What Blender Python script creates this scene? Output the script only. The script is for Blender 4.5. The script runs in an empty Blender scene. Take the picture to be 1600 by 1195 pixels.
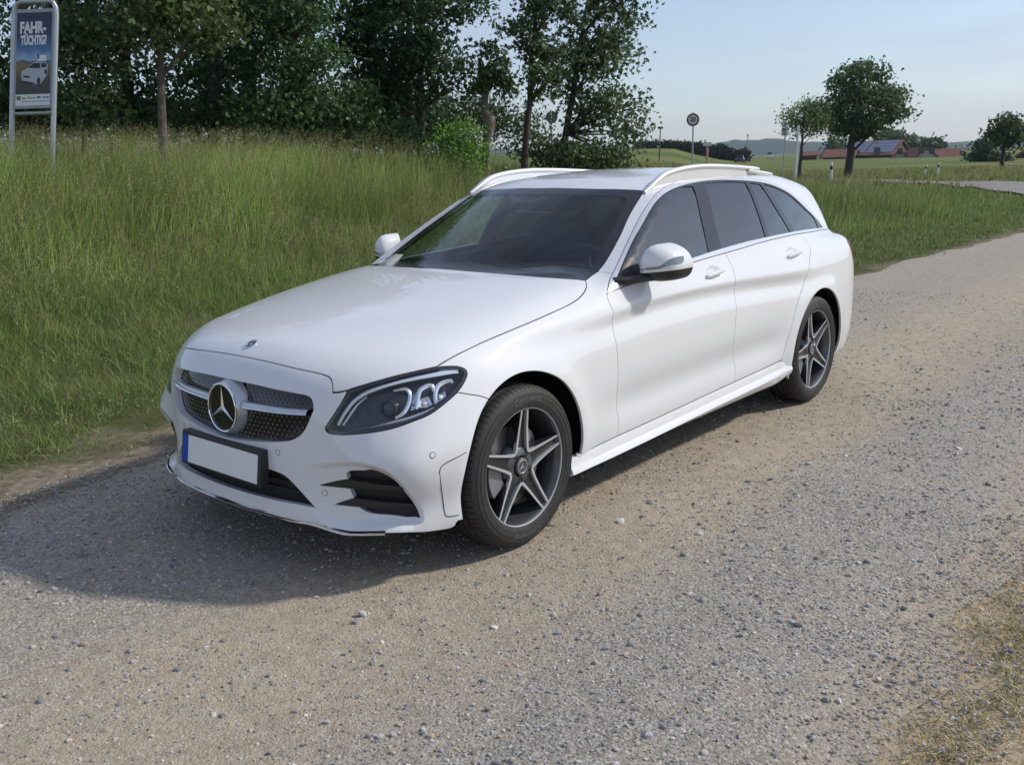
import bpy, bmesh, math, random
import numpy as np
from mathutils import Vector, Matrix
from mathutils.geometry import delaunay_2d_cdt

# ============================================================ camera, sky, sun, exposure
SC = bpy.context.scene
COL = SC.collection
IW, IH = 1600, 1195                                   # size of the photograph in pixels
FPX, CX, CY = 1472.0, -2.12, 1.95                     # focal length and principal point offset in pixels
CAM = np.array([2.7477, 3.2039, 1.5194])
YAW, PITCH, ROLL = -2.42731, -0.230585, 0.030982

def cam_axes():
    f = np.array([math.cos(PITCH)*math.cos(YAW), math.cos(PITCH)*math.sin(YAW), math.sin(PITCH)])
    r = np.array([math.sin(YAW), -math.cos(YAW), 0.0]); d = np.cross(f, r)
    c, s = math.cos(ROLL), math.sin(ROLL)
    return np.array([c*r+s*d, -s*r+c*d, f])
RC = cam_axes()
cd = bpy.data.cameras.new('camera'); cam = bpy.data.objects.new('camera', cd); COL.objects.link(cam)
cd.sensor_width = 36.0; cd.lens = FPX/IW*36.0; cd.clip_start = 0.05; cd.clip_end = 20000
cd.shift_x = -CX/IW; cd.shift_y = CY/IW
m = Matrix.Identity(4)
for i in range(3):
    m[i][0] = RC[0][i]; m[i][1] = -RC[1][i]; m[i][2] = -RC[2][i]; m[i][3] = CAM[i]
cam.matrix_world = m
SC.camera = cam

SUN_DIR = Vector((-1.05, 0.95, 1.10)).normalized()     # towards the sun: from the right of the picture
world = bpy.data.worlds.new('World'); SC.world = world; world.use_nodes = True
wn = world.node_tree.nodes; wl = world.node_tree.links
for n in list(wn): wn.remove(n)
w_out = wn.new('ShaderNodeOutputWorld'); w_bg = wn.new('ShaderNodeBackground'); w_bg.inputs['Strength'].default_value = 0.108
sky = wn.new('ShaderNodeTexSky'); sky.sky_type = 'NISHITA'; sky.sun_disc = False
sky.sun_elevation = math.asin(SUN_DIR.z); sky.sun_rotation = math.atan2(SUN_DIR.x, SUN_DIR.y)
sky.altitude = 550; sky.air_density = 1.0; sky.dust_density = 1.0; sky.ozone_density = 1.6
# thin high cloud over the whole dome
tc = wn.new('ShaderNodeTexCoord'); mp = wn.new('ShaderNodeMapping'); mp.inputs['Scale'].default_value = (1.3, 1.3, 6.0)
nz = wn.new('ShaderNodeTexNoise'); nz.inputs['Scale'].default_value = 2.2; nz.inputs['Detail'].default_value = 7; nz.inputs['Roughness'].default_value = 0.58
nz.inputs['Distortion'].default_value = 0.5
rp = wn.new('ShaderNodeValToRGB'); rp.color_ramp.elements[0].position = 0.30; rp.color_ramp.elements[0].color = (0.18, 0.18, 0.18, 1)
rp.color_ramp.elements[1].position = 0.74; rp.color_ramp.elements[1].color = (0.75, 0.75, 0.75, 1)
mx = wn.new('ShaderNodeMix'); mx.data_type = 'RGBA'; mx.inputs['B'].default_value = (3.5, 3.75, 4.75, 1)
wl.new(tc.outputs['Generated'], mp.inputs['Vector']); wl.new(mp.outputs['Vector'], nz.inputs['Vector']); wl.new(nz.outputs['Fac'], rp.inputs['Fac'])
wl.new(rp.outputs['Color'], mx.inputs['Factor']); wl.new(sky.outputs['Color'], mx.inputs['A']); wl.new(mx.outputs['Result'], w_bg.inputs['Color'])
wl.new(w_bg.outputs['Background'], w_out.inputs['Surface'])

sd = bpy.data.lights.new('sun', 'SUN'); sd.energy = 2.4; sd.angle = math.radians(3.5); sd.color = (1.0, 0.95, 0.87)
sun = bpy.data.objects.new('sun', sd); COL.objects.link(sun); sun.rotation_euler = SUN_DIR.to_track_quat('Z', 'Y').to_euler(); sun.location = (0, 0, 30)

SC.view_settings.view_transform = 'Standard'; SC.view_settings.look = 'None'; SC.view_settings.exposure = 0.52; SC.view_settings.gamma = 1.0
SC.view_settings.use_curve_mapping = False
SC.render.engine = 'CYCLES'
SC.cycles.use_denoising = True; SC.cycles.max_bounces = 6; SC.cycles.diffuse_bounces = 3; SC.cycles.glossy_bounces = 3; SC.cycles.transparent_max_bounces = 12; SC.cycles.volume_bounces = 0
SC.cycles.sample_clamp_indirect = 6.0; SC.cycles.caustics_reflective = False; SC.cycles.caustics_refractive = False

# ============================================================ helpers
R_ = random.Random(7)
NP = np.random.default_rng(11)
def rays(px):
    px = np.atleast_2d(np.asarray(px, float))
    d = np.stack([(px[:, 0]-IW/2-CX)/FPX, (px[:, 1]-IH/2-CY)/FPX, np.ones(len(px))], 1) @ RC
    return d/np.linalg.norm(d, axis=1, keepdims=True)
def on_plane(px, ax, val):
    d = rays(px); t = (val-CAM[ax])/d[:, ax]; return CAM+d*t[:, None]
def at_dist(u, v, dist):
    """point at a horizontal distance from the camera along a pixel's direction"""
    d = rays((u, v))[0]; return CAM+d*(dist/math.hypot(d[0], d[1]))

def props(o, label=None, cat=None, group=None, kind=None):
    for k, v in (('label', label), ('category', cat), ('group', group), ('kind', kind)):
        if v: o[k] = v
    return o
def empty(name, loc=(0, 0, 0), **kw):
    o = bpy.data.objects.new(name, None); o.empty_display_size = 0.2; COL.objects.link(o); o.location = loc
    return props(o, **kw)
def mesh_obj(name, V, F, mat, parent=None, smooth=False, normals=None, mats=None, **kw):
    me = bpy.data.meshes.new(name)
    V = np.asarray(V, float)
    if isinstance(F, np.ndarray) and F.ndim == 2:
        n, k = F.shape
        me.vertices.add(len(V)); me.vertices.foreach_set('co', V.astype(np.float32).ravel())
        me.loops.add(n*k); me.loops.foreach_set('vertex_index', F.astype(np.int32).ravel())
        me.polygons.add(n); me.polygons.foreach_set('loop_start', np.arange(0, n*k, k, dtype=np.int32))
        me.update(calc_edges=True)
    else:
        me.from_pydata([tuple(v) for v in V], [], [tuple(f) for f in F]); me.update()
    if mats is not None:
        for q in mats[0]: me.materials.append(q)
        me.polygons.foreach_set('material_index', np.asarray(mats[1], np.int32))
    elif mat is not None: me.materials.append(mat)
    me.polygons.foreach_set('use_smooth', np.full(len(me.polygons), bool(smooth)))
    if normals is not None:
        me.normals_split_custom_set_from_vertices([tuple(q) for q in normals])
    o = bpy.data.objects.new(name, me); COL.objects.link(o)
    if parent is not None: o.parent = parent
    return props(o, **kw)
class MB:
    """collects shapes into one mesh"""
    def __init__(s): s.v = []; s.f = []
    def add(s, V, F):
        b = len(s.v); s.v += [tuple(q) for q in V]; s.f += [tuple(i+b for i in f) for f in F]; return s
    def box(s, c, d, rz=0.0, taper=1.0):
        x, y, z = [q/2 for q in d]; V = []
        for k, (sx, sy, sz) in enumerate([(-1,-1,-1),(1,-1,-1),(1,1,-1),(-1,1,-1),(-1,-1,1),(1,-1,1),(1,1,1),(-1,1,1)]):
            t = taper if sz > 0 else 1.0; px, py = sx*x*t, sy*y*t
            V.append((c[0]+px*math.cos(rz)-py*math.sin(rz), c[1]+px*math.sin(rz)+py*math.cos(rz), c[2]+sz*z))
        return s.add(V, [(0,3,2,1),(4,5,6,7),(0,1,5,4),(1,2,6,5),(2,3,7,6),(3,0,4,7)])
    def tube(s, pts, rad, n=8, caps=True, flat=1.0, up=(0, 0, 1)):
        pts = [Vector(q) for q in pts]; rad = rad if isinstance(rad, (list, tuple, np.ndarray)) else [rad]*len(pts)
        V = []; F = []; prev = None
        for i, p in enumerate(pts):
            t = (pts[min(i+1, len(pts)-1)]-pts[max(i-1, 0)]).normalized()
            if prev is None:
                u = Vector(up); u = (u-t*u.dot(t));
                if u.length < 1e-3: u = Vector((1, 0, 0))-t*t.x
            else: u = prev-t*prev.dot(t)
            u.normalize(); prev = u; w = t.cross(u)
            for k in range(n):
                a = 2*math.pi*k/n; V.append(p+(u*math.cos(a)*flat+w*math.sin(a))*rad[i])
        for i in range(len(pts)-1):
            for k in range(n):
                a, b = i*n+k, i*n+(k+1) % n; F.append((a, b, b+n, a+n))
        if caps: F.append(tuple(range(n-1, -1, -1))); F.append(tuple((len(pts)-1)*n+k for k in range(n)))
        return s.add(V, F)
    def lathe(s, prof, n=48, axis='y', c=(0, 0, 0)):
        """prof: (radius, along-axis) pairs"""
        V = []; F = []
        for r, h in prof:
            for k in range(n):
                a = 2*math.pi*k/n
                q = (r*math.cos(a), h, r*math.sin(a)) if axis == 'y' else (r*math.cos(a), r*math.sin(a), h)
                V.append((q[0]+c[0], q[1]+c[1], q[2]+c[2]))
        for i in range(len(prof)-1):
            for k in range(n):
                a, b = i*n+k, i*n+(k+1) % n; F.append((a, b, b+n, a+n))
        return s.add(V, F)
    def prism(s, poly, h0, h1, M=None):
        """poly in local xy, extruded along local z from h0 to h1, optional 4x4 matrix"""
        n = len(poly); V = [Vector((p[0], p[1], h0)) for p in poly]+[Vector((p[0], p[1], h1)) for p in poly]
        if M is not None: V = [M @ v for v in V]
        F = [tuple(range(n-1, -1, -1)), tuple(range(n, 2*n))]+[(i, (i+1) % n, n+(i+1) % n, n+i) for i in range(n)]
        return s.add(V, F)
    def build(s, name, mat, parent=None, smooth=False, **kw):
        return mesh_obj(name, s.v, s.f, mat, parent, smooth, **kw)
def auto_smooth(o, deg=35):
    me = o.data
    me.polygons.foreach_set('use_smooth', np.ones(len(me.polygons), bool))
    me.set_sharp_from_angle(angle=math.radians(deg)); return o
def copy_tree(o, parent=None):
    c = o.copy(); COL.objects.link(c); c.parent = parent
    for ch in list(o.children): copy_tree(ch, c)
    return c

# ------------------------------------------------------------ materials
def mat(name, col=(0.5, 0.5, 0.5), rough=0.5, metal=0.0, coat=0.0, spec=0.5, **kw):
    m = bpy.data.materials.new(name); m.use_nodes = True; b = m.node_tree.nodes['Principled BSDF']
    b.inputs['Base Color'].default_value = (*col, 1); b.inputs['Roughness'].default_value = rough; b.inputs['Metallic'].default_value = metal
    b.inputs['Coat Weight'].default_value = coat; b.inputs['Coat Roughness'].default_value = kw.get('coat_rough', 0.03)
    b.inputs['Specular IOR Level'].default_value = spec
    if 'vary' in kw or 'bump' in kw:
        nt = m.node_tree; t = nt.nodes.new('ShaderNodeTexCoord'); n = nt.nodes.new('ShaderNodeTexNoise')
        n.inputs['Scale'].default_value = kw.get('scale', 20); n.inputs['Detail'].default_value = kw.get('detail', 5)
        nt.links.new(t.outputs['Object'], n.inputs['Vector'])
        if 'vary' in kw:
            r = nt.nodes.new('ShaderNodeValToRGB'); c2 = kw.get('col2', tuple(q*(1-kw['vary']) for q in col))
            r.color_ramp.elements[0].position = 0.35; r.color_ramp.elements[1].position = 0.65
            r.color_ramp.elements[0].color = (*c2, 1); r.color_ramp.elements[1].color = (*col, 1)
            nt.links.new(n.outputs['Fac'], r.inputs['Fac']); nt.links.new(r.outputs['Color'], b.inputs['Base Color'])
        if 'bump' in kw:
            bp = nt.nodes.new('ShaderNodeBump'); bp.inputs['Strength'].default_value = kw['bump']; bp.inputs['Distance'].default_value = kw.get('dist', 0.01)
            nt.links.new(n.outputs['Fac'], bp.inputs['Height']); nt.links.new(bp.outputs['Normal'], b.inputs['Normal'])
    return m
def glass(name, tint, f0=0.05, rough=0.0):
    """thin pane: tinted see-through plus mirror reflection that grows towards grazing view (same from both sides)"""
    m = bpy.data.materials.new(name); m.use_nodes = True; nt = m.node_tree; nt.nodes.clear()
    o = nt.nodes.new('ShaderNodeOutputMaterial'); mx = nt.nodes.new('ShaderNodeMixShader'); lw = nt.nodes.new('ShaderNodeLayerWeight'); lw.inputs['Blend'].default_value = 0.5
    pw5 = nt.nodes.new('ShaderNodeMath'); pw5.operation = 'POWER'; pw5.inputs[1].default_value = 5.0; ma = nt.nodes.new('ShaderNodeMath'); ma.operation = 'MULTIPLY_ADD'; ma.inputs[1].default_value = 1-f0; ma.inputs[2].default_value = f0
    nt.links.new(lw.outputs['Facing'], pw5.inputs[0]); nt.links.new(pw5.outputs[0], ma.inputs[0])
    t = nt.nodes.new('ShaderNodeBsdfTransparent'); t.inputs['Color'].default_value = (*tint, 1)
    g = nt.nodes.new('ShaderNodeBsdfGlossy'); g.inputs['Roughness'].default_value = rough; g.inputs['Color'].default_value = (1, 1, 1, 1)
    nt.links.new(ma.outputs[0], mx.inputs['Fac']); nt.links.new(t.outputs['BSDF'], mx.inputs[1]); nt.links.new(g.outputs['BSDF'], mx.inputs[2]); nt.links.new(mx.outputs['Shader'], o.inputs['Surface'])
    return m
M = {}
M['paint'] = mat('white_car_paint', (0.70, 0.71, 0.725), 0.5, 0.0, 1.0, 0.12, coat_rough=0.02)
M['black_gloss'] = mat('gloss_black', (0.012, 0.012, 0.014), 0.12, 0, 0.3)
M['black_plastic'] = mat('black_plastic', (0.02, 0.02, 0.021), 0.5)
M['dark_void'] = mat('dark_cavity', (0.006, 0.006, 0.006), 0.9, spec=0.1)
M['rubber'] = mat('tyre_rubber', (0.020, 0.020, 0.021), 0.7, vary=0.35, scale=40, col2=(0.030, 0.029, 0.027))
M['chrome'] = mat('chrome', (0.82, 0.83, 0.85), 0.07, 1.0)
M['alu'] = mat('satin_aluminium', (0.72, 0.73, 0.75), 0.3, 1.0)
M['rim_dark'] = mat('grey_rim_paint', (0.10, 0.105, 0.115), 0.32, 0.6, 0.5)
M['rim_cut'] = mat('machined_rim_face', (0.66, 0.67, 0.69), 0.28, 0.55)
M['trim'] = mat('window_trim_metal', (0.74, 0.75, 0.77), 0.2, 0.45)
M['spoke_dark'] = mat('black_spoke_paint', (0.028, 0.029, 0.032), 0.3, 0.3, 0.5)
M['silver'] = mat('silver_paint', (0.48, 0.50, 0.53), 0.3, 0.6, 0.6)
M['steel'] = mat('brake_steel', (0.30, 0.30, 0.30), 0.35, 0.9, bump=0.1, scale=40)
M['interior'] = mat('interior_black', (0.032, 0.034, 0.038), 0.7)
M['interior_dash'] = mat('dashboard_grain', (0.075, 0.085, 0.095), 0.6)
M['glass_front'] = glass('clear_glass', (0.74, 0.84, 0.82), 0.075)
M['glass_side'] = glass('side_glass', (0.66, 0.80, 0.79), 0.18)
M['glass_dark'] = glass('privacy_glass', (0.10, 0.10, 0.12), 0.17)
M['lens'] = glass('headlight_lens', (0.93, 0.95, 0.97), 0.045)
M['plate_white'] = mat('plate_white', (0.80, 0.80, 0.79), 0.35)
M['plate_blue'] = mat('plate_blue', (0.01, 0.06, 0.42), 0.35)
M['tail_red'] = mat('tail_lamp_red', (0.25, 0.01, 0.015), 0.12, 0, 0.8)
M['drl'] = mat('light_guide', (0.75, 0.80, 0.86), 0.12, 0.25, 0.6)
M['lamp_chrome'] = mat('lamp_reflector', (0.78, 0.81, 0.85), 0.15, 0.75)
M['lamp_dark'] = mat('lamp_housing', (0.035, 0.038, 0.044), 0.25)
M['glass_ball'] = mat('projector_lens', (0.02, 0.025, 0.035), 0.08, 0.2, 0.6)
# ============================================================ ground, track, far land
def _sst(e0, e1, x):
    t = np.clip((np.asarray(x, float)-e0)/(e1-e0), 0, 1); return t*t*(3-2*t)
def vnoise(x, y, s, seed=0):
    """smooth value noise from a hashed lattice, 0..1"""
    x = np.asarray(x, float)/s; y = np.asarray(y, float)/s; i = np.floor(x).astype(np.int64); j = np.floor(y).astype(np.int64); fx = x-i; fy = y-j
    fx = fx*fx*(3-2*fx); fy = fy*fy*(3-2*fy)
    def hsh(a, b):
        h = (a*374761393+b*668265263+seed*974634541) & 0xffffffff; h = ((h ^ (h >> 13))*1274126177) & 0xffffffff; return ((h ^ (h >> 16)) & 0xffff)/65535.
    return (hsh(i, j)*(1-fx)+hsh(i+1, j)*fx)*(1-fy)+(hsh(i, j+1)*(1-fx)+hsh(i+1, j+1)*fx)*fy
def EDGE_L(x): return -1.32-.28*vnoise(x, 0*x, .7, 21)-.25*vnoise(x, 0*x, 2.3, 22)+.30*_sst(-4, -8, x)
def EDGE_R(x): return 2.28+.16*vnoise(x, 0*x, .4, 31)+.20*vnoise(x, 0*x, 1.9, 32)
def HT(x, y):
    """height of the ground"""
    x = np.asarray(x, float); y = np.asarray(y, float)
    d = -1.6-y
    fade = np.interp(x, [-45, -32, -18, -9, 6], [0, .10, .50, 1., 1.])
    bank = (.10*_sst(.2, 3.0, d)+1.45*_sst(2.2, 9.2, d))*fade
    q = np.hypot(x-2.7, y-3.2)
    ang = np.where(x < -5, y/np.minimum(x, -5), 2.)
    far = 2.9*_sst(.50, .60, ang)*_sst(50, 150, q)*(1-_sst(400, 900, q))
    rough = (vnoise(x, y, 1.3)-.5)*.10*_sst(.3, 2.5, d)+(vnoise(x, y, .35, 3)-.5)*.035*_sst(.1, 1., d)
    right = .06*_sst(0, .6, y-2.7)+(vnoise(x, y, .3, 5)-.5)*.03*_sst(0, .4, y-2.5)
    trk = (y > EDGE_L(x)+.36) & (y < EDGE_R(x)-.36)
    return bank+far+rough*(q < 120)+right-.06*trk*(x > -76)
def spaced(lo, hi, d0, g):
    a = [0.]; d = d0
    while a[-1] < hi: a.append(a[-1]+d); d *= g
    b = [0.]; d = d0
    while b[-1] > lo: b.append(b[-1]-d); d *= g
    return np.array(b[::-1][:-1]+a)
gx = spaced(-3500, 1200, .17, 1.05)-1.0; gy = spaced(-3500, 1200, .17, 1.05)-2.2
X, Y = np.meshgrid(gx, gy, indexing='ij'); n0, n1 = X.shape
I = np.arange(n0*n1).reshape(n0, n1); F = np.stack([I[:-1, :-1], I[1:, :-1], I[1:, 1:], I[:-1, 1:]], -1).reshape(-1, 4)
def nodes(m): return m.node_tree.nodes, m.node_tree.links
def noise(nt, vec, scale, detail=4, rough=.55):
    n = nt.nodes.new('ShaderNodeTexNoise'); n.inputs['Scale'].default_value = scale; n.inputs['Detail'].default_value = detail; n.inputs['Roughness'].default_value = rough
    nt.links.new(vec, n.inputs['Vector']); return n
def ramp(nt, fac, stops):
    r = nt.nodes.new('ShaderNodeValToRGB'); e = r.color_ramp.elements
    while len(e) < len(stops): e.new(.5)
    for el, (p, c) in zip(e, stops): el.position = p; el.color = (*c, 1) if len(c) == 3 else c
    nt.links.new(fac, r.inputs['Fac']); return r
def mixc(nt, fac, a, b):
    m = nt.nodes.new('ShaderNodeMix'); m.data_type = 'RGBA'
    for k, v in (('Factor', fac), ('A', a), ('B', b)):
        if isinstance(v, (int, float)): m.inputs[k].default_value = v
        elif isinstance(v, tuple): m.inputs[k].default_value = (*v, 1)
        else: nt.links.new(v, m.inputs[k])
    return m.outputs['Result']
def math_(nt, op, a, b=None, c=None):
    m = nt.nodes.new('ShaderNodeMath'); m.operation = op
    for i, v in enumerate((a, b, c)):
        if v is None: continue
        if isinstance(v, (int, float)): m.inputs[i].default_value = v
        else: nt.links.new(v, m.inputs[i])
    return m.outputs[0]
def meadow_mat():
    m = mat('meadow_soil_and_turf', rough=.95, spec=.1); nt = m.node_tree; b = nt.nodes['Principled BSDF']; t = nt.nodes.new('ShaderNodeTexCoord'); v = t.outputs['Object']
    n1 = noise(nt, v, .05, 6); n2 = noise(nt, v, 1.7, 6); n3 = noise(nt, v, 30, 3)
    turf = ramp(nt, n2.outputs['Fac'], [(.3, (.050, .055, .022)), (.55, (.080, .088, .032)), (.75, (.13, .11, .06))])
    fld = ramp(nt, n1.outputs['Fac'], [(.35, (.080, .115, .030)), (.5, (.12, .145, .045)), (.65, (.18, .17, .065))])
    sep = nt.nodes.new('ShaderNodeSeparateXYZ'); nt.links.new(v, sep.inputs[0])
    q = nt.nodes.new('ShaderNodeVectorMath'); q.operation = 'LENGTH'; nt.links.new(v, q.inputs[0])
    far = ramp(nt, math_(nt, 'DIVIDE', q.outputs['Value'], 80.), [(.25, (0, 0, 0)), (.8, (1, 1, 1))])
    soilr = ramp(nt, n3.outputs['Fac'], [(.3, (.33, .26, .172)), (.7, (.52, .425, .30))]); soill = ramp(nt, noise(nt, v, 16, 7, .65).outputs['Fac'], [(.3, (.13, .105, .078)), (.5, (.22, .18, .135)), (.7, (.33, .275, .205))])  # left soil is darker: the semi-shade on that side is put into its colour
    # bare soil along the track edge
    wob = math_(nt, 'MULTIPLY_ADD', n2.outputs['Fac'], 1.5, -.75); wob = math_(nt, 'ADD', wob, math_(nt, 'MULTIPLY', math_(nt, 'LESS_THAN', sep.outputs['X'], -4.), -.8))
    e = math_(nt, 'ADD', sep.outputs['Y'], wob)
    edge = ramp(nt, math_(nt, 'MULTIPLY_ADD', e, .25, 1.0), [(.42, (0, 0, 0)), (.58, (1, 1, 1))])
    edge2 = mixc(nt, far.outputs['Color'], edge.outputs['Color'], (0., 0., 0.))
    c = mixc(nt, far.outputs['Color'], turf.outputs['Color'], fld.outputs['Color']); c = mixc(nt, edge2, c, mixc(nt, math_(nt, 'GREATER_THAN', sep.outputs['Y'], .5), soill.outputs['Color'], soilr.outputs['Color']))
    nt.links.new(c, b.inputs['Base Color'])
    bp = nt.nodes.new('ShaderNodeBump'); bp.inputs['Strength'].default_value = .8; bp.inputs['Distance'].default_value = .018; nt.links.new(noise(nt, v, 22, 8, .68).outputs['Fac'], bp.inputs['Height']); nt.links.new(bp.outputs['Normal'], b.inputs['Normal'])
    return m
mesh_obj('meadow_ground', np.stack([X, Y, HT(X, Y)-.012], -1).reshape(-1, 3), F, meadow_mat(), None, True, kind='structure')
# ---- the gravel track: a sheet with wheel ruts
def TZ(x, y):
    r = -.018*np.exp(-((y-1.05)/.38)**2)-.012*np.exp(-((y+.72)/.4)**2)+.016*np.exp(-((y-1.95)/.35)**2)
    return r*1.0+(vnoise(x, y, .5, 9)-.5)*.012+(vnoise(x, y, .12, 4)-.5)*.006
tx = np.concatenate([np.arange(6, -6, -.05), np.arange(-6, -20, -.15), np.arange(-20, -75, -.6)]); tw = np.linspace(0, 1, 70)
TX = tx[:, None]+0*tw[None]; el, er = EDGE_L(tx)[:, None], EDGE_R(tx)[:, None]; TY = el+(er-el)*tw[None]
rimz = -.02*(1-_sst(0, .06, tw))-.02*(1-_sst(0, .06, 1-tw))
TZv = TZ(TX, TY)+.006+rimz[None]
n0, n1 = TX.shape; I = np.arange(n0*n1).reshape(n0, n1); F = np.stack([I[:-1, :-1], I[:-1, 1:], I[1:, 1:], I[1:, :-1]], -1).reshape(-1, 4)[:, ::-1]
def track_mat():
    m = mat('gravel_track', rough=.92, spec=.2); nt = m.node_tree; b = nt.nodes['Principled BSDF']; t = nt.nodes.new('ShaderNodeTexCoord'); v = t.outputs['Object']
    sep = nt.nodes.new('ShaderNodeSeparateXYZ'); nt.links.new(v, sep.inputs[0])
    st = nt.nodes.new('ShaderNodeMapping'); st.inputs['Scale'].default_value = (.45, 1., 1.); nt.links.new(v, st.inputs['Vector'])
    w = noise(nt, st.outputs['Vector'], 1.6, 5); wy = math_(nt, 'ADD', sep.outputs['Y'], math_(nt, 'MULTIPLY_ADD', w.outputs['Fac'], 1.0, -.5))
    band = ramp(nt, math_(nt, 'MULTIPLY_ADD', wy, .2, .4), [(.10, (.55,)*3), (.22, (.15,)*3), (.36, (.15,)*3), (.46, (.0,)*3), (.53, (.05,)*3), (.66, (.0,)*3), (.73, (.85,)*3), (.84, (.8,)*3), (.91, (.25,)*3)])
    band = ramp(nt, math_(nt, 'MULTIPLY_ADD', wy, .2, .4), [(.08, (.5,)*3), (.20, (.75,)*3), (.42, (.75,)*3), (.52, (.08,)*3), (.655, (.10,)*3), (.73, (.95,)*3), (.83, (.9,)*3), (.90, (.15,)*3)])
    n2 = noise(nt, v, 14, 6, .65); vo = nt.nodes.new('ShaderNodeTexVoronoi'); vo.inputs['Scale'].default_value = 120; nt.links.new(v, vo.inputs['Vector'])
    vo2 = nt.nodes.new('ShaderNodeTexVoronoi'); vo2.inputs['Scale'].default_value = 38; nt.links.new(v, vo2.inputs['Vector'])
    tan = ramp(nt, n2.outputs['Fac'], [(.3, (.32, .25, .165)), (.5, (.43, .345, .235)), (.7, (.52, .425, .30))])
    gsep = nt.nodes.new('ShaderNodeSeparateColor'); nt.links.new(vo.outputs['Color'], gsep.inputs[0])
    grey = ramp(nt, gsep.outputs['Red'], [(.0, (.12, .118, .115)), (.35, (.24, .235, .225)), (.6, (.31, .30, .28)), (.9, (.40, .385, .355)), (1., (.55, .53, .49))])
    gm_ = mixc(nt, .55, grey.outputs['Color'], tan.outputs['Color'])
    n4 = noise(nt, v, 7, 5); f = math_(nt, 'MULTIPLY', band.outputs['Color'], math_(nt, 'MULTIPLY_ADD', n4.outputs['Fac'], 1.6, -.05))
    c = mixc(nt, f, mixc(nt, .30, tan.outputs['Color'], grey.outputs['Color']), mixc(nt, .75, gm_, grey.outputs['Color'])); nt.links.new(c, b.inputs['Base Color'])
    hh = math_(nt, 'ADD', math_(nt, 'MULTIPLY', vo.outputs['Distance'], -1.0), math_(nt, 'MULTIPLY', n2.outputs['Fac'], .5))
    n9 = noise(nt, v, 75, 9, .72); hh = math_(nt, 'ADD', math_(nt, 'MULTIPLY', n9.outputs['Fac'], .8), math_(nt, 'MULTIPLY', hh, .45))
    bp = nt.nodes.new('ShaderNodeBump'); bp.inputs['Strength'].default_value = .75; bp.inputs['Distance'].default_value = .009; nt.links.new(hh, bp.inputs['Height']); nt.links.new(bp.outputs['Normal'], b.inputs['Normal'])
    return m
M['track'] = track_mat()
track = mesh_obj('gravel_track', np.stack([TX, TY, TZv], -1).reshape(-1, 3), F, M['track'], None, True, kind='structure')
# ---- paved path in the distance
PATH_C = np.array([(-51, -19.5), (-46.5, -14.0), (-42, -9.9), (-37.8, -5.9), (-30, -1.5), (-20, 3.5), (0, 13)]); ws_ = np.array([.6, 1.1, 1.9, 2.1, 2.1, 2.1, 2.1])
PATH_C = cr_simple = np.stack([np.interp(np.linspace(0, 6, 61), np.arange(7), PATH_C[:, i]) for i in range(2)], 1); PATH_W = np.interp(np.linspace(0, 6, 61), np.arange(7), ws_)
tt = np.gradient(PATH_C, axis=0); nn = np.stack([-tt[:, 1], tt[:, 0]], 1); nn /= np.linalg.norm(nn, axis=1, keepdims=True)
V = []; 
for k in (-1, 1):
    for p, n, w in zip(PATH_C, nn, PATH_W): q = p+n*w*k; V.append((q[0], q[1], float(HT(q[0], q[1]))+.05))
n = len(PATH_C)
mesh_obj('paved_path', V, [(i, i+1, n+i+1, n+i) for i in range(n-1)], mat('path_asphalt', (.23, .215, .20), .9, vary=.2, scale=1.5, bump=.3), None, True, kind='structure')
# ---- far hills (wooded ridge), lower towards the right of the picture
hv = []; az = np.linspace(math.radians(150), math.radians(262), 260)
h_px = np.array([1000, 1100, 1150, 1230, 1300, 1420, 1500, 1600]); h_up = np.array([36., 38, 43, 35, 29, 17, 15, 16.])
h_az = np.array([math.atan2(*(rays((u, 240))[0][[1, 0]])) % (2*math.pi) for u in h_px])[::-1]; h_up = h_up[::-1]
for k, (dist, z) in enumerate(((2300, -1.), (2500, .6), (2800, 1.0), (3300, .8))):
    for a in az:
        e = np.interp(a, h_az, h_up)*(1+.10*math.sin(a*67)+.06*math.sin(a*151+1)+.035*math.sin(a*417))
        hv.append((dist*math.cos(a)+2.7, dist*math.sin(a)+3.2, (e+1.5)*z if z > 0 else -2.))
n = len(az); hf = [(k*n+i, k*n+i+1, (k+1)*n+i+1, (k+1)*n+i) for k in range(3) for i in range(n-1)]
mesh_obj('wooded_hills', hv, hf, mat('far_woodland', (.030, .050, .022), .95, vary=.5, scale=.02, spec=.05), None, True, kind='structure')
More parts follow.
